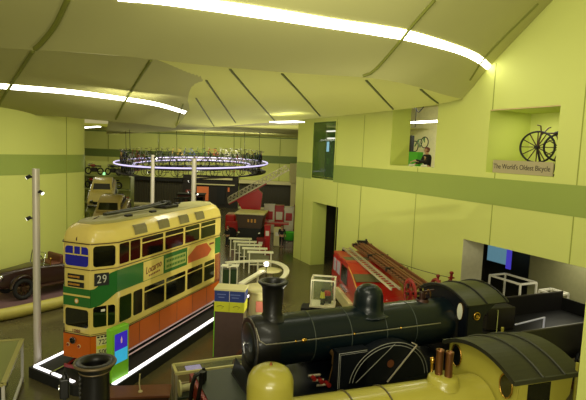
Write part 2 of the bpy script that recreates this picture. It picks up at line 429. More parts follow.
creaseC = [atz(*p) for p in ((120, 55.5, 9.62), (214, 66, 9.6), (300, 73.5, 9.6), (365, 77.5, 9.58), (403, 83.4, 9.5), (428, 90, 9.45), (447, 95.5, 9.4), (462, 99, 9.38))]
mid = [a.lerp(b, .5) + Vector((0, 0, -.0)) for a, b in zip(resample(catmull(creaseC, 8), 9), resample(catmull(edgeC, 8), 9))]
cC, bvC = surf('ceiling.001', [creaseC, mid, edgeC], m_=CEIL_LIT)
creaseA = [atz(*p) for p in ((-90, 42, 9.61), (0, 48, 9.61), (60, 51.2, 9.61), (130, 57, 9.61), (180, 62.5, 9.61), (214, 66, 9.6))]
stripA = [atz(*p) for p in ((-90, 77, 9.0), (0, 86, 9.0), (70, 92, 9.0), (122.6, 98.8, 9.0), (157.6, 104.4, 9.0), (187, 113.5, 8.98))]
lowA = [atz(*p) for p in ((-90, 105, 8.42), (0, 113.5, 8.35), (60, 116.5, 8.3), (84, 119, 8.25), (130, 123, 8.2), (175, 128, 8.15))]
cA, bvA = surf('ceiling.002', [creaseA, stripA, lowA])
lowA2 = [p + Vector((-.3, 1.6, .5)) for p in lowA]
struct('ceiling.003', MB().loft([resample(catmull(lowA, 8), 40), resample(catmull(lowA2, 8), 40)], closed=False, caps=False), CEIL)
fcp = [(-40, 50), (-14, 49), (-9.5, 46), (-5.5, 40), (-1.4, 35.6), (1.2, 32.8), (30, 32.5), (30, 60), (-40, 60)]
struct('ceiling.004', MB().add([(x, y, 8.66 + (60 - y) * .008) for x, y in fcp], [list(range(len(fcp)))]), CEIL_LIT)
edgeC2 = [p + Vector((.1, 1.0, .6)) for p in edgeC]
struct('ceiling.005', MB().loft([resample(catmull(edgeC, 8), 40), resample(catmull(edgeC2, 8), 40)], closed=False, caps=False), CEIL)

def ribbon(bv, upper, lower, n=50):
    u = resample(catmull([Vector((*p, 0)) for p in upper], 8), n); l = resample(catmull([Vector((*p, 0)) for p in lower], 8), n)
    a, b = [], []
    for p, q in zip(u, l):
        h1, h2 = hit(bv, p.x, p.y), hit(bv, q.x, q.y)
        if h1 is not None and h2 is not None: a.append(h1); b.append(h2)
    return MB().loft([a, b], closed=False, caps=False)
o = ribbon(bvB, [(118, -1), (210, 0.3), (340, 20), (380, 25.7), (406, 30), (430, 36.5), (456, 45), (478, 54), (491, 65)], [(118, 1), (180, 7), (340, 30), (380, 36.2), (406, 40.5), (430, 46), (456, 53), (474, 60.5), (487.5, 70)]).build('ceiling_light_strip', STRIP)
tag(o, 'long bright curved light strip on the nearest ceiling fold, ending in a hook', 'light')
o = ribbon(bvA, [(-80, 75.5), (0, 83.5), (70, 89.7), (122.6, 96.8), (157.6, 102.6), (186.5, 111.3)], [(-80, 80), (0, 88.5), (70, 94.3), (122.6, 100.8), (157.6, 106.3), (184.5, 114)]).build('ceiling_light_strip', STRIP)
tag(o, 'curved bright light strip on the lower ceiling fold at left', 'light')
def lightbar(p, q, w, label, m_=STRIP):
    o = MB().beam(p, q, w, .06).build('ceiling_light_strip', m_); tag(o, label, 'light')
lightbar(atz(274, 122.3, 8.72), atz(300, 121.6, 8.72), .7, 'short light strip on the far ceiling beside the right wall end', STRIPS)
lightbar(atz(84, 127.6, 8.4), atz(99, 126.6, 8.4), .3, 'tiny light strip on the far ceiling behind the curved left wall')
def seam(bv, pts, wdt, m_, name='ceiling_joint'):
    q = resample(catmull([Vector((*p, 0)) for p in pts], 8), 14)
    h = [hit(bv, p.x, p.y) for p in q]; h = [x for x in h if x is not None]
    if len(h) > 2: return h
    return None
sm_b, sm_d = MB(), MB()
def add_seam(mb, bv, pts, r):
    h = seam(bv, pts, r, None)
    if h: mb.tube(h, r, 5)
add_seam(sm_b, bvB, [(434.6, 0), (411.8, 26), (399.5, 42), (375, 70), (363, 76)], .05)
add_seam(sm_b, bvB, [(68, -1), (56, 24), (44, 40), (35, 49)], .07)
add_seam(sm_b, bvB, [(538, 3.5), (489, 52.5), (470, 80)], .04)
add_seam(sm_b, bvA, [(33, 51), (14, 80), (1, 101), (-4, 112)], .06)
add_seam(sm_b, bvA, [(151, 60), (127.5, 97), (116, 119)], .055)
add_seam(sm_b, bvA, [(183, 104), (176, 126)], .05)
for q in ([(206, 80), (221, 101.5), (238, 126)], [(230, 69), (252, 95), (275, 121)], [(282, 73.5), (302, 95), (320, 116)], [(366, 80), (379, 94), (393, 109)], [(420.6, 89), (430, 97), (438, 103)], [(196, 98), (205, 112), (214, 126)]):
    add_seam(sm_d, bvC, q, .045)
struct('trim_9', sm_b, CSEAM); struct('trim_10', sm_d, CSEAMD)
# ------------------------------------------------------------------ the tram and its plinth
TR = R(71.8)
tu, tvv = Vector((math.cos(TR), math.sin(TR), 0)), Vector((math.sin(TR), -math.cos(TR), 0))   # rearwards, to the right side
TO = Vector((-6.2, 14.26, 0))
pl = thing('tram_plinth', 'low black plinth with white edge lights under the double-deck tram', 'plinth', TO, TR)
poly = [(-.32, 1.5), (-.72, -.5), (-.38, -1.62), (9.6, -1.62), (9.6, 1.4)]
MB().prism(poly, 0, .32).build('deck', MATBLK, pl)
def pt2(i): return Vector((*poly[i], .335))
for a, b, k in ((0, 1, .10), (2, 3, .13), (0, 4, .10)):
    p, q = pt2(a), pt2(b); d = (q - p).normalized(); nrm = Vector((-d.y, d.x, 0))
    if nrm.dot(Vector((4, 0, 0)) - p) < 0: nrm = -nrm
    MB().beam(p + nrm * .12 + d * .12, q + nrm * .12 - d * .12, k, .03).build('edge_light', LED, pl)
for y in (-.55, .55): MB().beam((-.45, y, .35), (9.3, y, .35), .06, .06).build('rail', STEEL, pl)

tram = thing('double_deck_tram', 'green, cream and orange double-deck tram showing route 29', 'tram', TO + Vector((0, 0, .0)), TR)
L = 8.0; HW, FWD, FR = .91, .48, .62
def tplan(sc=0.0, r=.16):
    P = [(0, FWD), (0, -FWD), (FR, -HW), (L - FR, -HW), (L, -FWD), (L, FWD), (L - FR, HW), (FR, HW)]
    out = []
    n = len(P); cxx = L / 2
    for i in range(n):
        p0, p1, p2 = Vector(P[i - 1]), Vector(P[i]), Vector(P[(i + 1) % n])
        a = p1 + (p0 - p1).normalized() * r; b = p1 + (p2 - p1).normalized() * r
        for k in range(4):
            t = k / 3; out.append((a * (1 - t) ** 2 + p1 * 2 * t * (1 - t) + b * t * t))
    res = []
    for v in out:
        x = v.x; y = v.y * (1 - sc)
        ins = sc * HW
        x = cxx + (x - cxx) * (cxx - ins) / cxx
        res.append((x, y))
    return res
def tring(z, sc=0.0): return [(x, y, z) for x, y in tplan(sc)]
MB().loft([tring(.72, .02), tring(1.0), tring(2.3), tring(3.0), tring(4.22)], True, True, False).build('body', CREAM, tram)
MB().loft([tring(4.2, -.012), tring(4.25, -.02), tring(4.34, .0), tring(4.5, .05), tring(4.62, .15), tring(4.72, .34)], True, True, True).build('roof', CREAM, tram)
MB().loft([tring(4.725, .36), tring(4.775, .40), tring(4.80, .66)], True, True, True).build('roof_walkway', WALKW, tram)
# facets: (start, end) in plan, seen from outside, left to right
def facet(a, b):
    a, b = Vector((*a, 0)), Vector((*b, 0)); ex = (b - a).normalized(); return frame(a, ex, (0, 0, 1)), (b - a).length
P = [(0, FWD), (0, -FWD), (FR, -HW), (L - FR, -HW), (L, -FWD), (L, FWD), (L - FR, HW), (FR, HW)]
FA = [facet(P[i], P[(i + 1) % 8]) for i in range(8)]          # 0 front, 1 front right bay, 2 right side, 3 rear right bay, 4 rear, 5, 6 left side, 7 front left bay
def panel(name, fi, pts, material, off=.012, thick=.02, parent=None, label=None):
    M = FA[fi][0]; mb = MB().prism(pts, off - thick, off, M); return mb.build(name, material, parent or tram, label)
def rail(name, fi, p, q, w, material, off=.02, parent=None):
    M = FA[fi][0]; return MB().beam((p[0], p[1], off), (q[0], q[1], off), w, w * .8, M).build(name, material, parent or tram)
def window(fi, x0, z0, x1, z1, material=GLASSD, r=.07, bars=()):
    M = FA[fi][0]
    fr = MB().prism(rrect(x0 - .03, z0 - .03, x1 + .03, z1 + .03, r + .02), -.01, .010, M).build('window_frame', CREAM, tram)
    MB().prism(rrect(x0, z0, x1, z1, r), -.0, .016, M).build('pane', material, fr)
    for b in bars:
        MB().beam((*b[0], .02), (*b[1], .02), .035, .02, M).build('glazing_bar', CREAM, fr)
    return fr
def xs(fi, X): return X - FR if fi == 2 else (L - FR) - X      # along-side distance from local X
lf, lb = FA[0][1], FA[1][1]
for fi in (0, 4):
    window(fi, .07, 3.52, lf - .07, 4.1, GLASSB if fi == 0 else GLASSD, .1, [((.07, 3.86), (lf - .07, 3.86)), ((lf * .40, 3.86), (lf * .40, 4.1)), ((lf * .66, 3.86), (lf * .66, 4.1))])
    window(fi, .07, 1.70, lf - .07, 2.24, GLASSD, .08)
    panel('dash_panel', fi, [(-.0, .74), (lf, .74), (lf, 1.46), (0, 1.46)], ORANGE)
    panel('green_panel', fi, [(0, 2.32), (lf, 2.32), (lf, 2.86), (0, 2.86)], TGREEN, .014)
    panel('moulding', fi, [(0, 2.62), (lf, 2.62), (lf, 2.67), (0, 2.67)], CREAM, .03)
for fi in (1, 3, 5, 7):
    window(fi, .07, 3.52, lb - .05, 4.13, GLASSD, .09)
    window(fi, .07, 1.72, lb - .05, 2.34, GLASSD, .08, [((lb * .62, 1.72), (lb * .62, 2.34))])
    flip = fi in (3, 7)
    def fx(pp): return [(lb - x, z) for x, z in pp][::-1] if flip else pp
    gp = [(0, 2.32), (lb * .35, 2.36), (lb * .65, 2.5), (lb, 2.70), (lb, 3.36), (lb * .75, 3.30), (lb * .5, 3.14), (lb * .3, 2.96), (lb * .15, 2.88), (0, 2.86)]
    panel('green_panel', fi, fx(gp), TGREEN, .014)
    if fi != 1: panel('dash_panel', fi, [(0, .74), (lb, .74), (lb, 1.46), (0, 1.46)], ORANGE)
    else: panel('dash_panel', fi, [(0, .74), (.16, .74), (.16, 1.46), (0, 1.46)], ORANGE)
for fi in (2, 6):
    ls = FA[fi][1]
    bays = [(.72, 1.18), (1.24, 1.74), (1.84, 3.03), (3.17, 4.35), (4.49, 5.54), (5.68, 6.88)]
    for a, b in bays:
        x0, x1 = sorted((xs(fi, a), xs(fi, b))); big = b - a > .7
        window(fi, x0, 3.52, x1, 4.14, GLASSD, .05, [((x0, 3.98), (x1, 3.98))] if big else [])
    for a, b in [(.73, 1.31), (1.41, 1.88), (1.99, 3.15), (3.27, 4.55), (4.7, 5.86), (6.02, 6.88)]:
        x0, x1 = sorted((xs(fi, a), xs(fi, b))); big = b - a > .7
        window(fi, x0, 1.72, x1, 2.5, GLASSD, .06, [((x0, 2.34), (x1, 2.34))] if big else [])
    panel('rocker_panel', fi, [(0, .72), (ls, .72), (ls, 1.46), (0, 1.46)], ORANGE)
    for k in range(1, 6): rail('panel_joint', fi, (ls * k / 6, .74), (ls * k / 6, 1.45), .012, WOODD, .014)
    panel('green_panel', fi, [(0, 2.70), (ls, 2.70), (ls, 3.36), (0, 3.36)], TGREEN, .014)
    # small quarter lights curving into the roof
    for a in (1.78, 3.1, 4.42, 5.61):
        for da in (0,):
            x = xs(fi, a)
            q = []
            for zz, ins in ((4.30, .0), (4.42, .03), (4.52, .06), (4.60, .13)):
                q.append((zz, ins))
            M = FA[fi][0]
            ra = [(x - .33, z, -i * HW + .03) for z, i in q]; rb = [(x + .33, z, -i * HW + .03) for z, i in q]
            MB().loft([ra, rb], closed=False, caps=False, M=M).build('roof_light', SKYLT, tram)
for fi in range(8):                                            # fine dark lines round the body
    le = FA[fi][1]
    for z, wd_ in ((1.47, .02), (1.52, .012), (3.44, .02), (4.2, .025)):
        rail('lining', fi, (0, z), (le, z), wd_, WOODD, .02 if z < 4 else .03)
# front: destination boxes, number, lamp
for z in (3.20, 2.97):
    d_ = panel('destination_box', 0, [(.17, z - .075), (lf - .22, z - .075), (lf - .22, z + .075), (.17, z + .075)], MATBLK, .03)
    for k in range(9):
        MB().box((.22 + k * .045, z + .0, .033), (.026, .06 if k % 3 else .045, .004), FA[0][0]).build('lettering', GOLD, d_)
rb_ = panel('route_box', 1, rrect(.10, 2.96, .52, 3.33, .02), MATBLK, .03)
text('lettering', '29', .34, mat('route_grey', s(190, 190, 170), .5), rb_, FA[1][0] @ Matrix.Translation((.31, 3.145, .034)), sx=.78, space=1.15)
text('lettering', '1088', .14, MAROON, tram, FA[0][0] @ Matrix.Translation((.46, 1.565, .018)), sx=1.1)
cr = MB().prism([(lf / 2 + .07 * math.cos(2 * PI * k / 12), 2.48 + .08 * math.sin(2 * PI * k / 12)) for k in range(12)], 0, .022, FA[0][0]).build('crest', GOLD, tram)
MB().prism([(lf / 2 + .045 * math.cos(2 * PI * k / 12), 2.48 + .05 * math.sin(2 * PI * k / 12)) for k in range(12)], 0, .027, FA[0][0]).build('shield', WHITE, cr)
hl = MB().cyl((.37, 1.28, .0), (.37, 1.28, .07), .105, n=20, M=FA[0][0]).build('headlamp', STEEL, tram)
MB().cyl((.37, 1.28, .068), (.37, 1.28, .076), .085, n=20, M=FA[0][0]).build('lens', GLASSD, hl)
for x in (.17, .57):
    t_ = MB().cyl((x, 1.12, 0), (x, 1.12, .03), .055, n=16, M=FA[0][0]).build('tail_lamp', CREAM2, tram)
    MB().cyl((x, 1.12, .028), (x, 1.12, .04), .042, n=16, M=FA[0][0]).build('lens', DRED, t_)
# posters on the corner panel: black figures on pale and yellow paper
ps = panel('poster', 1, [(.16, .80), (lb - .02, .80), (lb - .02, 1.46), (.16, 1.46)], CREAM2, .018)
MB().box(((.16 + lb) / 2, 1.1, .019), (lb - .18, .1, .004), FA[1][0]).build('yellow_strip', YELLOW, ps)
text('lettering', '722', .21, BLACK, ps, FA[1][0] @ Matrix.Translation((.36, 1.25, .022)), sx=.9)
text('lettering', '500', .21, BLACK, ps, FA[1][0] @ Matrix.Translation((.36, .94, .022)), sx=.9)
for k in range(5): MB().box((.22 + k * .1, 1.41, .02), (.07, .05, .004), FA[1][0]).build('small_print', BLACK, ps)
# side adverts (right side)
def adv(x0, x1, z0, z1, m_): return panel('advert', 2, [(x0, z0), (x1, z0), (x1, z1), (x0, z1)], m_, .024)
A1 = adv(1.30, 2.44, 2.72, 3.34, CREAM)
text('lettering', 'Locarno', .34, MAROON, A1, FA[2][0] @ Matrix.Translation((1.85, 3.07, .028)) @ Matrix.Rotation(R(7), 4, 'Z'), sx=.8, shear=.3)
for k in range(7): MB().box((1.62 + k * .095, 2.84 + k * .008, .027), (.06, .06, .004), FA[2][0]).build('small_print', MAROON, A1)
A2 = adv(2.50, 3.97, 2.78, 3.26, TGREEN)
MB().box((3.235, 3.02, .025), (1.38, .40, .006), FA[2][0]).build('field', mat('pale_green_sign', s(150, 160, 78), .5), A2)
for r_, zc in ((0, 3.11), (1, 2.93)):
    for k in range(12): MB().box((2.66 + k * .105, zc, .030), (.07, .09, .004), FA[2][0]).build('lettering', TGREEN, A2)
A3 = adv(4.03, 6.25, 2.70, 3.36, CREAM)
MB().prism([(4.08, 2.74), (5.6, 2.74), (5.95, 2.95), (5.5, 3.3), (4.7, 3.3), (4.08, 3.0)], .024, .03, FA[2][0]).build('painted_shape', RUST, A3)
MB().box((5.95, 3.2, .028), (.4, .07, .006), FA[2][0]).build('lettering', MAROON, A3)
for x in (6.0, 6.4):
    MB().beam((xs(2, x + .4), 1.5, .0), (xs(2, x + .4), 2.65, .0), .03, .03, FA[2][0])
for k in range(4): rail('grab_rail', 2, (6.42 + k * .12 - .62 + .55, 1.5), (6.42 + k * .12 - .62 + .55, 2.66), .03, DRED, .03)
# underframe, wheels, fender, coupling
uf = MB().box((L / 2, 0, .66), (L - .8, 1.3, .16)); uf.box((L / 2, 0, .52), (3.6, 1.2, .2)); uf.build('underframe', MATBLK, tram)
for x in (2.3, 5.2):
    for y in (-.55, .55): MB().cyl((x, y - .05, .64), (x, y + .05, .64), .25, n=22).build('wheel', IRON, tram)
for y in (-.80, .80):
    MB().beam((.9, y, .60), (L - .6, y, .60), .03, .04).beam((1.3, y, .44), (L - .9, y, .44), .03, .03).build('reflection_rail', PINKW if y < 0 else IRON, tram)  # added rails; the near one's glow paints the edge-light reflection
MB().beam((-.12, -.35, .52), (-.12, .35, .52), .05, .1).beam((-.12, -.3, .5), (.5, -.3, .62), .04).beam((-.12, .3, .5), (.5, .3, .62), .04).build('fender', DRED, tram)
# bow collector lying along the roof
bc = MB().box((4.6, 0, 4.86), (.9, .6, .1), bev=.03).cyl((4.6, -.25, 4.93), (4.6, .25, 4.93), .07).box((4.6, 0, 4.98), (.3, .3, .12)).build('collector_base', IRON, tram)
MB().tube([(4.5, .12, 4.98), (3.2, .1, 4.92), (1.2, .04, 4.9)], .05, 6).tube([(4.5, -.12, 4.98), (3.2, -.1, 4.92), (1.2, -.04, 4.9)], .04, 6).build('collector_arm', ROOFG, tram)
for x, y in ((1.9, -.35), (2.0, .3), (3.2, -.38), (3.4, .34), (5.9, .3)): MB().box((x, y, 4.82), (.28, .14, .07), bev=.02).build('roof_block', MATBLK, tram)
MB().tube([(.05, 0, 4.15), (-.02, 0, 4.3), (.1, .02, 4.5), (.5, .04, 4.74), (1.0, .06, 4.86)], .018, 6).build('trolley_rope', WOODD, tram)
st = MB().box((.35, 2.21, .018), (.12, .07, .004), FA[1][0]).build('window_sticker', WHITE, tram)

# ------------------------------------------------------------------ lamp poles round the tram
def lamp_pole(x, y, h, r, label, heads):
    t = thing('lamp_pole', label, 'lamp pole', (x, y, 0), 0, 'tall pale spotlight poles round the tram')
    MB().cyl((0, 0, 0), (0, 0, h), r, r * .94, 16).build('pole', POLE, t)
    MB().cyl((0, 0, .0), (0, 0, .06), r * 1.9, n=18).build('base', IRON, t)
    for z, az in heads:
        a = Vector((math.cos(az), math.sin(az), 0)); c_ = Vector((0, 0, z)) + a * (r + .09)
        h_ = MB().cyl(Vector((0, 0, z)), Vector((0, 0, z)) + a * (r + .05), .03, n=8).cyl(c_ - a * .05 + Vector((0, 0, .03)), c_ + a * .06 - Vector((0, 0, .03)), .05, .06, 12).build('spotlight', MATBLK, t)
        MB().cyl(c_ + a * .058 - Vector((0, 0, .029)), c_ + a * .068 - Vector((0, 0, .034)), .052, n=12).build('lens', STRIPS, h_)
p = aty(36, 366, 15.0)
lamp_pole(-7.78, 15.05, 6.25, .11, 'tall pale spotlight pole at the front corner of the tram plinth', [(6.0, R(190)), (5.55, R(-20)), (4.75, R(200))])
lamp_pole(-7.35, 26, 6.6, .1, 'tall pale spotlight pole behind the middle of the tram roof', [(6.45, R(-30)), (5.7, R(190))])
lamp_pole(-5.6, 28, 6.45, .14, 'thicker pale spotlight pole beyond the rear of the tram', [(5.2, R(190)), (4.6, R(190)), (4.5, R(-30))])

# ------------------------------------------------------------------ lime touch-screen totem in front of the tram
q0, q1 = Vector((-4.94, 13.64, .325)), Vector((-4.70, 14.18, .325))
d = q1 - q0; tt = thing('touchscreen_totem', 'lime green touchscreen totem beside the front of the tram', 'totem', (q0 + q1) / 2, math.atan2(d.y, d.x))
wd2 = d.length + .1
MB().box((0, .07, .78), (wd2, .2, 1.56), bev=.02).build('slab', LIMEP, tt)
sc_ = MB().box((.02, -.036, .96), (wd2 - .2, .02, .85)).build('screen', SCREEN, tt)
MB().box((.02, -.048, .71), (wd2 - .2, .01, .38)).build('picture', SCREENC, sc_)
MB().prism([(-.02, -.1), (.02, -.1), (.03, 0), (.0, .1), (-.03, 0)], 0, .004, Matrix.Translation((.02, -.052, 1.18)) @ Matrix.Rotation(R(90), 4, 'X')).build('figure_mark', PINKW, sc_)
# ------------------------------------------------------------------ locomotives
def ring_yz(x, cy, cz, r, n=28, a0=0, a1=360):
    return [(x, cy + r * math.cos(R(a0 + (a1 - a0) * i / n)), cz + r * math.sin(R(a0 + (a1 - a0) * i / n))) for i in range(n if a1 - a0 == 360 else n + 1)]
def spoked_wheel(mb, x, y, z, r, spokes=14, w=.1):
    mb.torus((x, y, z), r - .04, .05, n=36, k=6, axis='Y')
    mb.torus((x, y, z), r + .01, .025, n=36, k=6, axis='Y')
    mb.cyl((x, y - w, z), (x, y + w, z), r * .14, n=14)
    for i in range(spokes):
        a = 2 * PI * i / spokes; mb.beam((x, y, z), (x + (r - .05) * math.cos(a), y, z + (r - .05) * math.sin(a)), .035, .05)
    return mb
def arch_roof(x0, x1, hw, ze, zc, n=18, th=.05, over=.0):
    """barrel roof between x0 and x1"""
    h = zc - ze; rad = (hw * hw + h * h) / (2 * h); rings = []
    a = math.asin(min(1, hw / rad))
    def prof(x, rr): return [(x, rr * math.sin(-a + 2 * a * i / n), zc - rad + rr * math.cos(-a + 2 * a * i / n)) for i in range(n + 1)]
    out = []
    for x in (x0, x1): out.append(prof(x, rad) + prof(x, rad - th)[::-1])
    return MB().loft(out, True, True, False)
def chimney(mb, x, z0, z1, r0, r1, lip, inner):
    prof = [(r0 * 1.55, z0), (r0 * 1.2, z0 + .06), (r0, z0 + .16), (r1, z1 - .18), (r1 * 1.06, z1 - .14), (lip * .9, z1 - .07), (lip, z1 - .045), (lip, z1 - .02), (lip * .93, z1), (inner, z1 - .005), (inner * .96, z1 - .15), (inner * .9, z1 - .5), (0.001, z1 - .52)]
    return mb.lathe(prof, (x, 0, 0), 28)

# ---- the dark blue locomotive
BA = R(24)
bl = thing('steam_locomotive', 'dark blue-black express steam locomotive with tall black chimney and big lined splasher', 'locomotive', (-.45, 11.9, 0), BA)
BZ, BR = 2.44, .63
mb = MB().loft([ring_yz(-.02, 0, BZ, BR), ring_yz(5.4, 0, BZ, BR)]); mb.build('boiler', LBLUE, bl)
sbx = MB().loft([ring_yz(-.52, 0, BZ, BR * .93), ring_yz(-.47, 0, BZ, BR * 1.03), ring_yz(.06, 0, BZ, BR * 1.03)]).prism([(-.52, -.5), (.06, -.5), (.06, .5), (-.52, .5)], 1.35, 2.2).build('smokebox', BLACK, bl)
dr = MB().sphere((-.52, 0, BZ), .5, (.14, 1, 1), 20).build('door', BLACK, sbx)
MB().torus((-.5, 0, BZ), .6, .022, axis='X').build('rim', mat('dull_steel', s(110, 104, 96), .35, .8), sbx)
MB().cyl((-.6, 0, BZ), (-.66, 0, BZ), .05).beam((-.66, 0, BZ), (-.66, -.1, BZ - .2), .025).build('door_handle', STEEL, dr)
for x in (.98, 2.0, 3.05, 4.0): MB().torus((x, 0, BZ), BR + .002, .013, axis='X', n=40, k=6).build('boiler_band', mat('band_lining', s(52, 60, 52), .4), bl)
ch = chimney(MB(), .06, 2.99, 3.94, .235, .27, .375, .24).build('chimney', BLACK, bl)
MB().lathe([(.58, 3.0), (.45, 3.06), (.405, 3.14), (.395, 3.3), (.385, 3.5), (.33, 3.65), (.21, 3.745), (.08, 3.785), (.001, 3.79)], (2.82, 0, -.12), 26).build('dome', LBLUE, bl)
for y in (-1, 1):
    hr = MB().tube([(-.5, y * .40, 2.95), (-.48, y * .62, 2.72), (-.35, y * .70, 2.64), (.1, y * .705, 2.63), (4.7, y * .705, 2.63)], .016, 6)
    hr.build('handrail', mat('dull_rail', s(150, 146, 130), .35, .8), bl)
    kn = MB()
    for x in (.4, 2.0, 3.4): kn.sphere((x, y * .705, 2.63), .035, n=8)
    kn.sphere((.62, y * .70, 2.63), .05, (1.8, 1, 1), 8); kn.build('rail_knobs', BRASS, bl)
MB().box((2.45, 0, 1.36), (8.0, 2.0, .06)).box((2.45, -.98, 1.26), (7.6, .03, .2)).box((2.45, .98, 1.26), (7.6, .03, .2)).build('running_plate', LBLUED, bl)
MB().box((-1.15, 0, 1.42), (.95, 1.9, .05)).build('front_platform', mat('green_platform', s(40, 48, 32), .5), bl)
MB().quad((-.74, -.62, 1.45), (-.74, .62, 1.45), (-.68, .5, 1.9), (-.68, -.5, 1.9)).beam((-.74, -.62, 1.46), (-.74, .62, 1.46), .03).build('sloping_plate', BLACK, bl)
MB().box((-1.66, 0, 1.2), (.12, 2.0, .42)).build('buffer_beam', DRED, bl)
for y in (-.72, .72): MB().cyl((-1.7, y, 1.2), (-2.0, y, 1.2), .1, .08).cyl((-2.0, y, 1.2), (-2.04, y, 1.2), .2, n=18).build('buffer', mat('pale_buffer', s(170, 166, 110), .4), bl)
MB().tube([(-1.78, -.2, .8), (-1.8, -.2, 1.2), (-1.74, -.2, 1.6), (-1.7, -.2, 1.86), (-1.76, -.2, 1.95), (-1.86, -.2, 1.9), (-1.92, -.2, 1.7), (-1.95, -.15, 1.3), (-1.95, -.1, .9)], .05, 8).cyl((-1.7, -.2, 1.7), (-1.7, -.2, 1.98), .075, n=10).build('vacuum_pipe', BLACK, bl)
lmp = MB().box((-1.5, .45, 1.58), (.14, .14, .26), bev=.02).cyl((-1.5, .45, 1.7), (-1.5, .45, 1.77), .04).build('lamp', BLACK, bl)
MB().cyl((-1.57, .45, 1.6), (-1.6, .45, 1.6), .06).build('lens', STEEL, lmp)
fr = MB().box((2.4, -.62, 1.05), (8.0, .06, .6)).box((2.4, .62, 1.05), (8.0, .06, .6)); fr.build('main_frame', BLACK, bl)
# driving wheels, splashers with double white lining
DX, DZ, DRr = 2.94, 1.22, 1.0
for sd in (-1, 1):
    spoked_wheel(MB(), DX, sd * .72, 1.3, .97, 18).build('driving_wheel', LBLUED, bl)
    arc = [(DX + 1.22 * math.cos(R(a)), 1.38 + 1.04 * math.sin(R(a))) for a in range(0, 181, 9)]
    M = Matrix(((1, 0, 0, 0), (0, 0, 1, 0), (0, 1, 0, 0), (0, 0, 0, 1)))
    mb = MB().prism(arc, min(sd * .70, sd * .98), max(sd * .70, sd * .98), M)
    sp = mb.build('splasher', LBLUED, bl)
    for rr in (1.19, 1.10):
        MB().tube([(DX + rr * math.cos(R(a)), sd * .985, 1.38 + rr * .852 * math.sin(R(a))) for a in range(4, 177, 6)], .009, 5).build('lining', LINE, sp)
    MB().beam((DX - 1.0, sd * .99, 1.5), (DX + .1, sd * .99, 2.36), .012, .012).build('lining', LINE, sp)
    cst = MB().cyl((DX, sd * .98, 1.85), (DX, sd * .995, 1.85), .10, n=16).build('crest', mat('dull_crest', s(110, 60, 34), .5), sp)
    bxp = MB().box((DX - 1.12, sd * .85, 1.86), (.85, .26, .96)).build('sandbox', LBLUED, bl)
    MB().tube([(DX - 1.5, sd * .985, 1.42), (DX - 1.5, sd * .985, 2.3), (DX - .72, sd * .985, 2.3)], .009, 5).tube([(DX - 1.46, sd * .985, 1.42), (DX - 1.46, sd * .985, 2.26), (DX - .72, sd * .985, 2.26)], .006, 5).build('lining', LINE, bxp)
    for x in (-.9, .55): spoked_wheel(MB(), x, sd * .7, .78, .46, 10).build('bogie_wheel', LBLUED, bl)
    spoked_wheel(MB(), 5.4, sd * .72, .86, .55, 12).build('trailing_wheel', LBLUED, bl)
    MB().beam((DX - .1, sd * 1.03, 1.4), (DX + .75, sd * 1.03, 2.26), .028, .028).beam((DX + .75, sd * 1.03, 2.26), (DX + .6, sd * 1.0, 2.34), .025, .025).build('step_rail', mat('bright_rail', s(210, 200, 176), .35, .4), bl)
    ins = MB()
    for k, (x, z) in enumerate(((1.05, 1.62), (1.25, 1.50), (.85, 1.72))): ins.cyl((x, sd * .72, z), (x, sd * .9, z), .055, n=10)
    ins.build('oil_cup', DRED, bl)
    clk = MB().cyl((1.42, sd * .66, 2.22), (1.42, sd * .75, 2.22), .075, n=12).cyl((1.42, sd * .74, 1.95), (1.42, sd * .74, 2.26), .045, n=10).tube([(1.42, sd * .74, 1.95), (1.36, sd * .74, 1.7), (1.3, sd * .74, 1.42)], .02, 6)
    clk.build('clack_valve', mat('dull_brass', s(130, 100, 60), .35, .8), bl)
pip = MB()
for k in range(3): pip.cyl((.75 + k * .12, -.74, 1.75 - k * .14), (1.05 + k * .1, -.78, 1.75 - k * .14), .035, n=8)
pip.build('cylinder_pipe', mat('pale_pipe', s(170, 160, 140), .4, .6), bl)
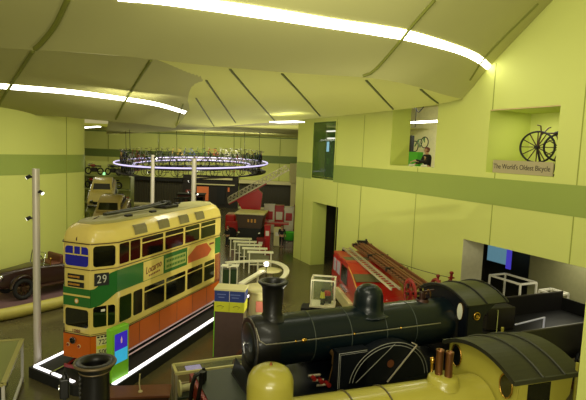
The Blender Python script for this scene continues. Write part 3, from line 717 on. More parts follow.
# cab
CX0, CX1, CHW = 5.42, 6.72, .93
h_ = .28; zc_ = 3.4; ze_ = 3.12
rad_ = (CHW ** 2 + h_ ** 2) / (2 * h_)
arcp = [(-CHW, 1.38), (CHW, 1.38)] + [(CHW * math.cos(R(a)), ze_ + (math.sqrt(max(0, rad_ ** 2 - (CHW * math.cos(R(a))) ** 2)) - (rad_ - h_))) for a in range(0, 181, 10)]
arcp[2] = (CHW, ze_); arcp[-1] = (-CHW, ze_)
M = Matrix(((0, 0, 1, 0), (1, 0, 0, 0), (0, 1, 0, 0), (0, 0, 0, 1)))
cabf = MB().prism(arcp, CX0 - .03, CX0 + .03, M).build('cab_front', LBLUED, bl)
for sd in (-1, 1):
    wp = [(sd * .68 + .10 * math.cos(R(a)), 2.88 + .23 * math.sin(R(a))) for a in range(0, 360, 15)]
    wfr = MB().prism([((y - sd * .68) * 1.2 + sd * .68, (z - 2.88) * 1.12 + 2.88) for y, z in wp], CX0 - .05, CX0 - .031, M).build('spectacle_frame', BRASS, cabf)
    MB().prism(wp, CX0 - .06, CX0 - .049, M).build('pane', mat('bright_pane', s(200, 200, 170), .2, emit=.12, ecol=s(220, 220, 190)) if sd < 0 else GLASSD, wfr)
    cut = [(CX0, 1.38), (CX1 - .35, 1.38), (CX1 - .45, 2.0), (CX1 - .75, 2.35), (CX1 - .75, 2.75), (CX1 - .45, 3.0), (CX1 - .3, ze_), (CX0, ze_)]
    M2 = Matrix(((1, 0, 0, 0), (0, 0, 1, 0), (0, 1, 0, 0), (0, 0, 0, 1)))
    MB().prism(cut, sd * CHW - .02, sd * CHW + .02, M2).build('cab_side', LBLUED, bl)
    MB().beam((CX1 - .25, sd * (CHW + .04), 1.5), (CX1 - .25, sd * (CHW + .04), 2.9), .03).build('cab_handrail', STEEL, bl)
    MB().torus((CX0 + .3, sd * (CHW + .03), 2.8), .1, .025, axis='Y', n=16).cyl((CX0 + .3, sd * (CHW + .02), 2.8), (CX0 + .3, sd * (CHW + .05), 2.8), .05).build('gauge', BRASS, bl)
roof = arch_roof(CX0 - .1, CX1 + .12, CHW + .07, 3.13, 3.44).build('cab_roof', mat('cab_roof_dark', s(50, 52, 34), .4, amt=.1, scale=3), bl)
BW = CHW + .07; brr = (BW ** 2 + .31 ** 2) / .62; baa = math.degrees(math.asin(BW / brr))
def broof(x, off): return [(x, brr * math.sin(R(baa * t / 8)), 3.44 - brr + brr * math.cos(R(baa * t / 8)) + off) for t in range(-8, 9)]
for x in (CX0 + .6, CX1 + .05): MB().tube(broof(x, .012), .028, 6).build('roof_rib', BLACK, roof)
MB().tube(broof(CX0 - .1, 0), .035, 6).build('roof_edge', BLACK, roof)
sv = MB().lathe([(.26, 3.05), (.2, 3.12), (.16, 3.2)], (4.6, 0, -.08), 16).cyl((4.53, -.05, 3.1), (4.53, -.05, 3.3), .06).cyl((4.67, .05, 3.1), (4.67, .05, 3.3), .06).beam((4.45, 0, 3.3), (5.0, 0, 3.34), .03)
sv.build('safety_valve', mat('dark_valve', s(60, 34, 26), .4, .4), bl)
MB().box((CX0 + .1, 0, 2.1), (.5, 1.3, 1.3), bev=.1).build('backhead', BLACK, bl)
# tender
td = thing('locomotive_tender', 'long black open-topped tender coupled behind the dark blue locomotive', 'tender', (-.45, 11.9, 0), BA)
X0, X1 = 6.95, 11.6
tank = MB().box(((X0 + X1) / 2, 0, 1.6), (X1 - X0, 1.9, .5))
tank.build('tank', BLACK, td)
for sd in (-1, 1):
    M2 = Matrix(((1, 0, 0, 0), (0, 0, 1, 0), (0, 1, 0, 0), (0, 0, 0, 1)))
    z1 = 2.5 if sd > 0 else 2.14
    MB().prism([(X0, 1.35), (X1, 1.35), (X1, z1), (X0 + .5, z1), (X0 + .15, 2.05), (X0, 2.0)], sd * .95 - .02, sd * .95 + .02, M2).build('side_sheet', mat('tender_black', s(20, 18, 17), .5, amt=.15), td)
    MB().beam((X0 + .5, sd * .95, z1 + .01), (X1, sd * .95, z1 + .01), .05, .04).build('beading', mat('tender_beading', s(70, 66, 58), .4), td)
    for x in (7.7, 9.2, 10.7): spoked_wheel(MB(), x, sd * .75, .78, .48, 10).build('wheel', LBLUED, td)
MB().box((X1, 0, 1.8), (.05, 1.9, 1.0)).build('rear_sheet', BLACK, td)
MB().box((9.2, 0, 1.25), (4.6, 1.6, .25)).box((9.2, 0, .9), (4.2, .9, .3)).build('frame', BLACK, td)
MB().box((7.75, .25, 2.2), (1.0, .45, .7), rz=R(-8), bev=.02).build('tool_box', mat('toolbox_black', s(38, 34, 30), .4), td)
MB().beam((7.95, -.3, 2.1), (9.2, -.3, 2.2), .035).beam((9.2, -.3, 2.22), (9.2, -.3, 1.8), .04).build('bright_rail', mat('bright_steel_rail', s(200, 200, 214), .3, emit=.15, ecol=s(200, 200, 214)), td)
MB().tube([(6.95, .1, 2.35), (7.3, .2, 2.3), (7.6, .2, 2.2)], .02, 6).build('brake_handle', STEEL, td)
tk = thing('locomotive_track', 'rails and sleepers under the dark blue locomotive', 'track', (-.45, 11.9, 0), BA)
for y in (-.72, .72): MB().beam((-2.0, y, .2), (11, y, .2), .07, .09).build('rail', IRON, tk)
sl = MB()
for k in range(20): sl.box((-1.8 + k * .66, 0, .08), (.22, 2.2, .16))
sl.build('sleepers', WOODD, tk)

# ---- the yellow locomotive in front
YA = R(20)
yl = thing('steam_locomotive', 'mustard yellow steam locomotive in front with flared black chimney and rounded yellow dome', 'locomotive', (-2.86, 7.2, 0), YA)
YZ, YR = 2.14, .63
MB().loft([ring_yz(.3, 0, YZ, YR), ring_yz(7.15, 0, YZ, YR)]).build('boiler', LYEL, yl)
sb = MB().loft([ring_yz(-.55, 0, YZ, YR * .95), ring_yz(-.5, 0, YZ, YR * 1.04), ring_yz(.34, 0, YZ, YR * 1.04)]).prism([(-.55, -.55), (.34, -.55), (.34, .55), (-.55, .55)], 1.35, 2.3).build('smokebox', BLACK, yl)
MB().sphere((-.55, 0, YZ), .52, (.14, 1, 1), 18).build('door', BLACK, sb)
for x in (1.5, 2.9, 4.25, 5.0): MB().torus((x, 0, YZ), YR + .003, .02, axis='X', n=44, k=6).build('boiler_band', mat('band_olive', s(76, 66, 26), .4), yl)
mb = MB().lathe([(.33, 2.68), (.25, 2.82), (.215, 3.0), (.205, 3.66), (.225, 3.72), (.29, 3.80), (.30, 3.83), (.27, 3.86), (.20, 3.86), (.185, 3.75), (.18, 3.5), (.001, 3.45)], (0, 0, 0), 30)
cy_ = mb.build('chimney', BLACK, yl)
MB().torus((0, 0, 3.835), .288, .022, n=36).torus((0, 0, 3.72), .222, .014, n=30).build('rim', mat('chimney_rim', s(92, 78, 52), .4, .3), cy_)
lv = MB()
for k in range(5): lv.box((-.2, 0, 3.35 + k * .07), (.04, .16, .03))
lv.build('louvre', IRON, cy_)
MB().lathe([(.47, 2.66), (.39, 2.85), (.40, 3.2), (.395, 3.36), (.375, 3.44), (.32, 3.535), (.215, 3.6), (.085, 3.63), (.001, 3.635)], (2.77, 0, -.15), 30).build('dome', LYEL, yl)
MB().cyl((2.77, 0, 3.47), (2.77, 0, 3.53), .03, .02, 10).build('dome_finial', COPPER, yl)
lp_ = MB().box((-.42, .02, 3.48), (.13, .13, .3), bev=.02).cyl((-.42, .02, 3.6), (-.42, .02, 3.7), .05, .03).tube([(-.42, -.05, 3.7), (-.42, .02, 3.78), (-.42, .09, 3.7)], .012, 5).beam((-.42, .02, 2.6), (-.42, .02, 3.4), .05)
l2 = lp_.build('lamp', BLACK, yl); MB().cyl((-.48, .02, 3.48), (-.50, .02, 3.48), .05).build('lens', STEEL, l2)
vb = MB().lathe([(.34, 3.14), (.3, 3.22), (.29, 3.3), (.25, 3.34), (.001, 3.35)], (6.3, 0, -.46), 24).build('valve_base', LYEL, yl)
for y in (.02, .0):
    pass
for x, y in ((6.24, .07), (6.36, -.07)):
    MB().lathe([(.075, 3.10), (.072, 3.6), (.08, 3.63), (.08, 3.66), (.05, 3.66), (.05, 3.56), (.001, 3.55)], (x, y, -.28), 16).build('safety_valve', mat('dull_copper', s(120, 80, 48), .35, .8), yl)
MB().lathe([(.03, 3.33), (.03, 3.5), (.05, 3.52), (.05, 3.6), (.001, 3.63)], (6.14, .16, -.42), 12).build('whistle', BRASS, yl)
for sd in (-1, 1):
    MB().tube([(-.3, sd * .68, 2.3), (7.1, sd * .68, 2.3)], .016, 6).build('handrail', STEEL, yl)
    for x in (1.4, 3.1, 4.8): spoked_wheel(MB(), x, sd * .72, 1.02, .72, 14).build('driving_wheel', LYEL, yl)
    for x in (-.6, .5): spoked_wheel(MB(), x, sd * .7, .74, .44, 10).build('bogie_wheel', LYEL, yl)
    MB().box((-.3, sd * .9, 1.1), (.9, .35, .45), bev=.05).build('cylinder', LYEL, yl)
MB().box((3.2, 0, 1.42), (9.0, 2.1, .06)).build('running_plate', mat('olive_plate', s(84, 84, 36), .5), yl)
MB().box((3, -.62, 1.05), (8.6, .06, .6)).box((3, .62, 1.05), (8.6, .06, .6)).build('main_frame', mat('olive_frame', s(70, 66, 30), .5), yl)
MB().box((-1.2, 0, 1.2), (.12, 2.0, .42)).build('buffer_beam', DRED, yl)
for y in (-.72, .72): MB().cyl((-1.2, y, 1.2), (-1.55, y, 1.2), .1, .08).cyl((-1.55, y, 1.2), (-1.6, y, 1.2), .2, n=18).build('buffer', IRON, yl)
# yellow cab
KX0, KX1, KHW = 7.1, 8.6, .98
M = Matrix(((0, 0, 1, 0), (1, 0, 0, 0), (0, 1, 0, 0), (0, 0, 0, 1)))
hh = .26; rk = (KHW ** 2 + hh ** 2) / (2 * hh)
ap = [(-KHW, 1.45), (KHW, 1.45)] + [(KHW * math.cos(PI * k / 18), 3.11 + math.sqrt(max(0, rk ** 2 - (KHW * math.cos(PI * k / 18)) ** 2)) - (rk - hh)) for k in range(19)]
cf = MB().prism(ap, KX0 + .08, KX0 + .13, M).build('cab_front', LYEL, yl)
for sd in (-1, 1):
    ww = MB().prism([(sd * .72 + .15 * math.cos(R(a)), 2.9 + .22 * math.sin(R(a))) for a in range(0, 360, 15)], KX0 + .06, KX0 + .081, M).build('spectacle', GLASSD, cf)
    MB().tube([(KX0 + .06, sd * .72 + .16 * math.cos(R(a)), 2.9 + .23 * math.sin(R(a))) for a in range(0, 360, 20)], .015, 6, True).build('rim', BRASS, ww)
    M2 = Matrix(((1, 0, 0, 0), (0, 0, 1, 0), (0, 1, 0, 0), (0, 0, 0, 1)))
    MB().prism([(KX0 + .1, 1.45), (KX1 - .3, 1.45), (KX1 - .4, 2.4), (KX1 - .15, 2.7), (KX1 - .1, 3.11), (KX0 + .1, 3.11)], sd * KHW - .02, sd * KHW + .02, M2).build('cab_side', LYEL, yl)
    MB().prism([(KX0 + .3, 2.55), (KX0 + .85, 2.55), (KX0 + .85, 3.02), (KX0 + .3, 3.02)], sd * (KHW + .0) - .025, sd * (KHW + .0) + .025, M2).build('side_window', GLASSD, yl)
    MB().cyl((KX1 + .0, sd * KHW, 1.6), (KX1 + .0, sd * KHW, 3.3), .03).build('cab_pillar', LYEL, yl)
rk2 = arch_roof(KX0 - .06, KX1 + .12, KHW + .06, 3.12, 3.42, th=.08).build('cab_roof', ROOFD, yl)
h2 = .30; W2 = KHW + .06; rr2 = (W2 ** 2 + h2 ** 2) / (2 * h2); aa = math.degrees(math.asin(W2 / rr2))
for x in (KX0 + .62, KX0 + 1.15):
    MB().tube([(x, rr2 * math.sin(R(aa * t / 8)), 3.42 - rr2 + rr2 * math.cos(R(aa * t / 8)) + .01) for t in range(-8, 9)], .03, 6).build('roof_rib', ROOFG, rk2)
for sd in (-1, 1): MB().beam((KX0 - .06, sd * (KHW + .05), 3.10), (KX1 + .12, sd * (KHW + .05), 3.10), .05, .08).build('gutter', ROOFG, rk2)
MB().box((KX0 + .4, 0, 2.3), (.5, 1.4, 1.4), bev=.1).build('backhead', BLACK, yl)
yk = thing('locomotive_track', 'rails and sleepers under the yellow locomotive', 'track', (-2.86, 7.2, 0), YA)
for y in (-.72, .72): MB().beam((-2.0, y, .17), (9, y, .17), .07, .09).build('rail', IRON, yk)
sl = MB()
for k in range(16): sl.box((-1.8 + k * .68, 0, .06), (.22, 2.2, .12))
sl.build('sleepers', WOODD, yk)
# ------------------------------------------------------------------ people
def skin_body(pts, edges, radii, root=0):
    me = bpy.data.meshes.new('body_source'); me.from_pydata(pts, edges, []); o = bpy.data.objects.new('body_source', me); C.objects.link(o)
    md = o.modifiers.new('skin', 'SKIN'); sbd = o.modifiers.new('sub', 'SUBSURF'); sbd.levels = 1; sbd.render_levels = 1
    if not me.skin_vertices: me.skin_vertices.new()
    sk = me.skin_vertices[0].data
    for i, r in enumerate(radii): sk[i].radius = r if isinstance(r, tuple) else (r, r)
    sk[root].use_root = True
    bpy.context.view_layer.update()
    m2 = bpy.data.meshes.new_from_object(o.evaluated_get(bpy.context.evaluated_depsgraph_get()))
    bpy.data.objects.remove(o); bpy.data.meshes.remove(me)
    m2.polygons.foreach_set('use_smooth', [True] * len(m2.polygons)); return m2
def person(label, loc, rz, H_, top, legs, hair, lean=0.0, armf=(.1, .1), group=None, look=0.0, bun=True):
    """standing figure facing local -Y; H_ total height"""
    k = H_ / 1.7; t = thing('person', label, 'person', loc, rz, group)
    def q(x, y, z): return (x * k, y * k - lean * max(0, z - .9) * k, z * k)
    V, E, Rr = [], [], []
    def ch(idx, items):
        p = idx
        for (x, y, z, r) in items:
            V.append(q(x, y, z)); Rr.append(r * k if not isinstance(r, tuple) else (r[0] * k, r[1] * k))
            if p is not None: E.append((p, len(V) - 1))
            p = len(V) - 1
        return p
    ch(None, [(0, 0, .95, (.15, .11))]); sp = ch(0, [(0, 0, 1.12, (.13, .10)), (0, 0, 1.32, (.16, .11)), (0, .01, 1.42, (.09, .08))]); chest = 2
    ch(sp, [(0, 0, 1.50, .055), (0, -.015, 1.57, (.075, .09)), (0, -.02, 1.64, (.075, .09)), (0, -.01, 1.69, .05)])
    ends = []
    for s_, af in ((-1, armf[0]), (1, armf[1])):
        e = ch(chest, [(s_ * .18, 0, 1.40, .06), (s_ * .25, -.02 - af * .3, 1.15, .045), (s_ * .24, -.08 - af, .95 + af * .5, .032), (s_ * .24, -.11 - af * 1.1, .90 + af * .55, (.035, .02))]); hb = e
        for f_ in range(4): ch(hb, [(s_ * (.215 + f_ * .016), -.14 - af * 1.2, .85 + af * .6, .010), (s_ * (.215 + f_ * .016), -.155 - af * 1.25, .81 + af * .6 - .004 * f_, .008)])
        ch(hb, [(s_ * .195, -.15 - af * 1.1, .88 + af * .55, .011)])
    for s_ in (-1, 1):
        ch(0, [(s_ * .10, 0, .84, .095), (s_ * .11, -.01, .48, .06), (s_ * .11, .02, .09, .042), (s_ * .12, -.10, .035, (.045, .032)), (s_ * .12, -.17, .03, (.04, .022))])
    me = skin_body(V, E, Rr); b = bpy.data.objects.new('body', me); C.objects.link(b); b.parent = t; me.materials.append(SKIN)
    hd = MB().sphere(q(0, .015, 1.63), .105 * k, (.95, 1.0, 1.05), 14); 
    # cut the face side open: keep hair behind the brow
    fs = [f for f in hd.f if sum(Vector(hd.v[i]).y for i in f) / len(f) > q(0, -.045, 1.63)[1] or sum(Vector(hd.v[i]).z for i in f) / len(f) > 1.69 * k]
    hd.f = fs; hd.sm = [True] * len(fs)
    if bun: hd.sphere(q(0, .1, 1.66), .045 * k)
    hd.build('hair', hair, t)
    # face
    fc = MB()
    for s_ in (-1, 1): fc.sphere(q(s_ * .032, -.105, 1.635), .009 * k, n=8)
    fc.build('eyes', MATBLK, t)
    nz = MB().sphere(q(0, -.115, 1.605), .012 * k, (1, 1.2, 1.6), 8)
    for s_ in (-1, 1): nz.sphere(q(s_ * .09, 0, 1.62), .022 * k, (.4, .8, 1.3), 8)
    nz.build('nose_and_ears', SKIN, t); MB().sphere(q(0, -.108, 1.568), .016 * k, (1.3, .4, .35), 8).build('mouth', MAROON, t)
    V2, E2, R2 = [], [], []
    V, E, Rr = V2, E2, R2
    def ch2(idx, items):
        p = idx
        for (x, y, z, r) in items:
            V2.append(q(x, y, z)); R2.append(r * k if not isinstance(r, tuple) else (r[0] * k, r[1] * k))
            if p is not None: E2.append((p, len(V2) - 1))
            p = len(V2) - 1
        return p
    ch2(None, [(0, 0, .88, (.17, .125))]); sp = ch2(0, [(0, 0, 1.12, (.15, .115)), (0, 0, 1.32, (.18, .125)), (0, .01, 1.44, (.10, .085))])
    for s_, af in ((-1, armf[0]), (1, armf[1])): ch2(2, [(s_ * .19, 0, 1.40, .072), (s_ * .255, -.02 - af * .3, 1.15, .057), (s_ * .24, -.08 - af, .97 + af * .5, .044)])
    me = skin_body(V2, E2, R2); j = bpy.data.objects.new('jacket', me); C.objects.link(j); j.parent = t; me.materials.append(top)
    V2.clear(); E2.clear(); R2.clear()
    ch2(None, [(0, 0, .94, (.155, .115))])
    for s_ in (-1, 1): ch2(0, [(s_ * .10, 0, .82, .105), (s_ * .11, -.01, .48, .072), (s_ * .11, .02, .10, .056)])
    me = skin_body(V2, E2, R2); j = bpy.data.objects.new('trousers', me); C.objects.link(j); j.parent = t; me.materials.append(legs)
    sh = MB()
    for s_ in (-1, 1): sh.sphere(q(s_ * .115, -.07, .045), .06 * k, (.85, 1.9, .7), 10)
    sh.build('shoes', MATBLK, t)
    return t

wa = math.atan2(WD.y, WD.x)                                    # along the right wall
# ------------------------------------------------------------------ gallery behind the right wall
g = WP(10.78, 5.305, 1.7)
person('auburn-haired person in black top leaning on the gallery opening sill', g, math.atan2(WN.y, WN.x) - PI / 2 + R(-10), 2.2, CLOTH, JEANS, HAIR, lean=.12, armf=(.3, .55))
o = MB().box((0, 0, 0), (.75, .35, 2.0), Matrix.Translation(WP(8.75, 6.31, 2.6)) @ Matrix.Rotation(wa, 4, 'Z')).build('display_plinth', GREEN); tag(o, 'bright green plinth behind the sill, left of the auburn-haired person', 'plinth')
o = MB().box((0, 0, 0), (.4, .2, 2.9), Matrix.Translation(WP(7.75, 6.75, 3.0)) @ Matrix.Rotation(wa, 4, 'Z')).build('partition_board', MATBLK); tag(o, 'tall black panel inside the gallery behind the green plinth', 'panel')
o = MB().box((0, 0, 0), (.4, .1, 1.8), Matrix.Translation(WP(7.25, 6.2, 4.0)) @ Matrix.Rotation(wa, 4, 'Z')).build('partition_board', PINK); tag(o, 'pink panel inside the gallery behind the auburn-haired person', 'panel')
o = MB().box((0, 0, 0), (2.8, .16, .1), Matrix.Translation(WP(7.5, 9.0, 4.0)) @ Matrix.Rotation(wa, 4, 'Z')).build('strip_lamp', STRIP); tag(o, 'white strip lamp hanging inside the gallery opening', 'lamp')
wl = thing('wall_mounted_bicycle', 'dark green frame of a bicycle hung on the gallery wall above the person', 'bicycle', WP(4.9, 7.7, 6.0), wa)
MB().torus((-.4, 0, 0), .33, .03, axis='Y').build('wheel', MATBLK, wl); MB().torus((.5, 0, .25), .33, .03, axis='Y').build('wheel', MATBLK, wl)
MB().tube([(-.4, 0, 0), (-.1, 0, .4), (.45, 0, .5), (.1, 0, -.05), (-.1, 0, .4)], .035, 6).tube([(.45, 0, .6), (.5, 0, .25)], .03, 6).build('frame', TGREEN, wl)
o = MB().tube([WP(8.5, 10.3, 2.5), WP(8.55, 9.6, 2.5), WP(8.9, 9.35, 2.5), WP(9.25, 9.6, 2.5), WP(9.2, 10.3, 2.5)], .025, 6).tube([WP(8.75, 10.3, 2.45), WP(8.75, 8.6, 2.45)], .02, 6).build('cable_loop', MATBLK); tag(o, 'black cable looping from the gallery ceiling above the strip lamp', 'cable')
for k in range(3):
    o = MB().box((0, 0, 0), (.28, .16, .1), Matrix.Translation(WP(11.0 + k * .85, 6.67, .55)) @ Matrix.Rotation(wa, 4, 'Z'), bev=.02).build('sill_light', WHITE)
    tag(o, ['small white uplight on the gallery sill, leftmost of three', 'small white uplight on the gallery sill below the green plinth', 'small white uplight on the gallery sill in front of the auburn-haired person'][k], 'lamp', 'sill uplights')
# behind the tall glass
kk = thing('kiosk', 'dark kiosk with pale blue screen behind the tall green glass', 'kiosk', WP(-1.15, 5.3, 3.2), wa)
MB().box((0, 0, 1.35), (.8, .4, 2.7), bev=.05).build('cabinet', MATBLK, kk); MB().box((-.05, -.22, 2.2), (.3, .03, .7)).build('screen', mat('pale_blue_screen', s(150, 200, 220), .3, emit=2.2, ecol=s(150, 200, 225)), kk)
MB().box((.75, -.1, .9), (.7, .5, 1.8), bev=.1).build('side_unit', MATBLK, kk)
for z, d_, lab in ((8.55, 2.6, 'upper pale strip lamp seen behind the tall green glass'), (8.1, 3.2, 'lower pale strip lamp seen behind the tall green glass')):
    o = MB().box((0, 0, 0), (1.3, .12, .09), Matrix.Translation(WP(3.95 - 1.55 * d_, z, d_)) @ Matrix.Rotation(wa, 4, 'Z')).build('strip_lamp', STRIPS); tag(o, lab, 'lamp')

# ------------------------------------------------------------------ niche: oldest bicycle and its sign
sg = thing('sign_board', "grey sign reading The World's Oldest Bicycle on the niche sill", 'sign', WP(17.50, 6.605, .02), wa)
MB().box((0, 0, .24), (2.46, .05, .46), bev=.006).build('board', SIGN, sg)
text('lettering', "The World's Oldest Bicycle", .25, INK, sg, Matrix.Translation((-.02, -.029, .24)) @ Matrix.Rotation(PI / 2, 4, 'X'), sx=.83)
by = thing('wooden_bicycle', 'antique black wooden-wheeled bicycle in the wall niche behind the sign', 'bicycle', WP(17.36, 6.61, .9), wa); by.scale = (1.12, 1.12, .98)
def bike_wheel(x, z, r, sp, rz, y=0.0):
    M = Matrix.Translation((x, y, z)) @ Matrix.Rotation(rz, 4, 'Z')
    w_ = MB().torus((0, 0, 0), r, .035, M, n=34, axis='Y').cyl((0, -.09, 0), (0, .09, 0), .06, n=12, M=M).build('wheel', MATBLK, by)
    sp_ = MB()
    for i in range(sp):
        a = 2 * PI * i / sp; sp_.beam((0, 0, 0), (r * math.cos(a), 0, r * math.sin(a)), .028, .028, M)
    sp_.build('spokes', WOODD, w_)
bike_wheel(0, 1.0, .56, 12, R(10)); bike_wheel(.55, 1.0, .48, 10, R(55), .35)
MB().tube([(0, 0, 1.0), (.1, .02, 1.5), (.45, .2, 1.5), (.85, .4, 1.25), (.6, .35, 1.0)], .035, 6).tube([(.1, .02, 1.45), (.15, -.1, 1.75), (.1, -.2, 1.78)], .022, 6).tube([(.1, .05, 1.45), (.2, .2, 1.7), (.2, .3, 1.72)], .022, 6).build('frame', WOODD, by)
MB().sphere((.62, .26, 1.52), .2, (1.3, .6, .35), 12).build('saddle', MATBLK, by)
MB().beam((-.0, 0, 1.0), (.25, .05, .02), .05).beam((.6, .35, 1.0), (.45, .2, .02), .05).box((.35, .15, .03), (1.0, .5, .05)).build('stand', MATBLK, by)
bx_ = MB().box((.95, .1, .32), (.28, .3, .62), bev=.02).build('stand_box', MATBLK, by)

# ------------------------------------------------------------------ side room seen through the low opening
def wire_table(label, c, lx, ly, h, drop):
    t = thing('frame_barrier', label, 'frame', c, wa)
    for x in (-lx / 2, lx / 2):
        for y in (-ly / 2, ly / 2): MB().beam((x, y, 0), (x, y, h), .06).build('post', WHITE, t)
    mb = MB()
    for y in (-ly / 2, ly / 2): mb.beam((-lx / 2, y, h), (lx / 2, y, h), .07)
    for x in (-lx / 2, lx / 2): mb.beam((x, -ly / 2, h), (x, ly / 2, h), .07)
    mb.build('top_rail', WHITE, t); MB().box((0, 0, drop), (lx, ly, .05)).build('shelf', WHITE, t); return t
wire_table('white square-tube display frame in the side room doorway', WP(15.9, 0, 2.0), 1.5, .9, 2.35, .3)
wire_table('lower white display frame beside the olive partition in the side room', WP(17.45, 0, 2.4), .7, .7, 2.2, 1.0)
o = MB().box((0, 0, 0), (1.15, .06, 1.5), Matrix.Translation(WP(13.05, 3.0, 4.3)) @ Matrix.Rotation(wa, 4, 'Z')).build('projection_screen', mat('pale_blue_projection', s(120, 160, 170), .5, emit=.5, ecol=s(110, 160, 180))); tag(o, 'pale blue projection screen hanging in the side room', 'screen')
o = MB().box((0, 0, 0), (.25, .07, 1.7), Matrix.Translation(WP(13.75, 2.95, 4.25)) @ Matrix.Rotation(wa, 4, 'Z')).build('light_panel', mat('violet_panel', s(80, 70, 200), .5, emit=.6, ecol=s(80, 70, 210))); tag(o, 'narrow violet light panel beside the blue projection screen', 'panel')
mc = thing('display_motorcycle', 'dark motorcycle with plum seat inside the white frame of the side room', 'motorcycle', WP(15.7, .36, 2.0), wa)
for x in (-.45, .45): MB().torus((x, 0, .36), .3, .07, axis='Y', n=20).build('wheel', TYRE, mc)
MB().sphere((0, 0, .75), .32, (1.3, .5, .7), 12).box((0, 0, .42), (.5, .3, .4), bev=.08).build('engine', MATBLK, mc); MB().box((-.25, 0, 1.0), (.6, .28, .14), bev=.05).build('seat', mat('plum_seat', s(110, 50, 70), .6), mc)
MB().tube([(.45, 0, .36), (.3, 0, 1.15), (.2, .25, 1.25)], .03, 6).tube([(.3, 0, 1.15), (.2, -.25, 1.25)], .03, 6).build('fork', STEEL, mc)

# ------------------------------------------------------------------ fire engine with wooden ladder
fo = Vector((3.0, 24.7, 0)); fdir = Vector((.14, -.99, 0)); FAz = math.atan2(fdir.y, fdir.x)
fe = thing('fire_engine', 'vintage red fire engine with open rear carrying a long wooden ladder', 'fire engine', fo, FAz)
M2 = Matrix(((1, 0, 0, 0), (0, 0, 1, 0), (0, 1, 0, 0), (0, 0, 0, 1)))
side = [(.0, .62), (.0, 1.25), (.12, 1.35), (.22, 2.05), (.42, 2.28), (2.9, 2.3), (3.6, 2.12), (4.4, 1.85), (5.2, 1.45), (5.75, 1.0), (5.95, .62)]
mb = MB().prism(side, -.92, .92, M2); mb.build('body', RED, fe)
MB().prism([(.30, 2.24), (.45, 2.34), (2.9, 2.36), (2.95, 2.29), (.4, 2.26)], -.94, .94, M2).build('roof', mat('faded_red_roof', s(170, 62, 34), .5), fe)
MB().prism([(2.0, 2.36), (2.6, 2.37), (4.5, 1.86), (4.4, 1.8), (2.4, 2.25)], -.9, .2, M2).build('rear_deck', mat('grey_deck', s(96, 92, 60), .5), fe)
for sd in (-1, 1):
    for a, b, mm in ((.42, .92, 'pale'), (1.1, 1.75, 'pale'), (2.0, 3.1, 'dark')):
        z0, z1 = (1.42, 2.02) if mm == 'pale' else (1.3, 2.05)
        wf = MB().prism(rrect(a - .04, z0 - .04, b + .04, z1 + .04, .06), min(sd * .90, sd * .935), max(sd * .90, sd * .935), M2).build('window_frame', DRED if mm == 'dark' else RED, fe)
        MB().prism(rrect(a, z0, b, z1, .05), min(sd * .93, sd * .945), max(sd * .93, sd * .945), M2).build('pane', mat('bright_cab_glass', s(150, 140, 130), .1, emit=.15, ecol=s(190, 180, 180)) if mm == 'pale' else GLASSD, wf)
    dr_ = MB().prism([(1.0, .7), (1.85, .7), (1.85, 1.3), (1.0, 1.3)], min(sd * .92, sd * .94), max(sd * .92, sd * .94), M2).build('door', RED, fe)
    MB().cyl((1.75, sd * .95, 1.15), (1.75, sd * 1.0, 1.15), .04, n=8).build('handle', STEEL, dr_)
    MB().box((2.9, sd * .98, .6), (2.6, .2, .5), bev=.03).build('locker', CREAM2, fe)
    for k in range(5): MB().cyl((2.1 + k * .25, sd * .93, 1.05), (2.1 + k * .25, sd * 1.0, 1.05), .07, n=10).build('valve', STEEL, fe)
    MB().tube([(3.3, sd * .95, 2.2), (4.0, sd * .95, 2.0), (4.7, sd * .95, 1.7), (5.3, sd * .95, 1.3), (5.7, sd * .95, .9), (5.8, sd * .95, .5)], .028, 6).build('gold_lining', mat('gold_line', s(200, 140, 60), .4), fe)
    MB().cyl((5.35, sd * .93, 1.0), (5.35, sd * .955, 1.0), .1, n=16).build('crest', GOLD, fe)
    for x in (.75, 4.5):
        wh = MB().cyl((x, sd * .74, .42), (x, sd * .94, .42), .42, n=24).build('wheel', TYRE, fe); MB().cyl((x, sd * .935, .42), (x, sd * .96, .42), .2, n=16).build('hub', RED, wh)
ws = MB().prism([(-.82, 1.42), (.82, 1.42), (.78, 2.0), (-.78, 2.0)], -.03, .03, Matrix.Translation((.12, 0, 0)) @ Matrix.Rotation(R(-8), 4, 'Y') @ Matrix(((0, 0, 1, 0), (1, 0, 0, 0), (0, 1, 0, 0), (0, 0, 0, 1)))).build('windscreen', GLASSD, fe)
MB().box((-.06, 0, .95), (.12, .8, .6), bev=.04).build('grille', STEEL, fe)
for y in (-.65, .65): MB().sphere((-.1, y, 1.05), .15, (.7, 1, 1), 12).build('headlamp', STEEL, fe)
MB().box((-.15, 0, .5), (.14, 1.8, .16), bev=.03).build('bumper', CREAM2, fe)
MB().lathe([(.09, 2.33), (.09, 2.4), (.05, 2.5), (.001, 2.52)], (.55, -.5, 0), 12).build('roof_bell', MATBLK, fe)
ld = thing('wooden_escape_ladder', 'long brown wooden ladder stack lying on the red fire engine', 'ladder', Vector((3.3, 24.3, 2.62)), FAz + R(2.5))
rl = MB()
for y, z in ((-.25, .0), (-.1, .05), (.04, .1), (.18, .1), (.32, .05), (.45, .12), (.55, .02)): rl.beam((-.15, y, z), (7.1, y * .95, z - .22), .07, .11)
rl.build('rails', LADW, ld)
for k in range(24): MB().cyl((.1 + k * .3, -.28, .04 - k * .0088), (.1 + k * .3, .58, .06 - k * .0088), .025, n=6).build('rung', WOODD, ld)
for x in (.2, 2.4, 4.6, 6.8): MB().box((x, .15, .04 - x * .03), (.08, .95, .16)).build('iron_strap', IRON, ld)
MB().box((.0, .2, .18), (.2, .5, .1)).cyl((.0, .4, .1), (.0, .4, .3), .05).build('head_fitting', IRON, ld)
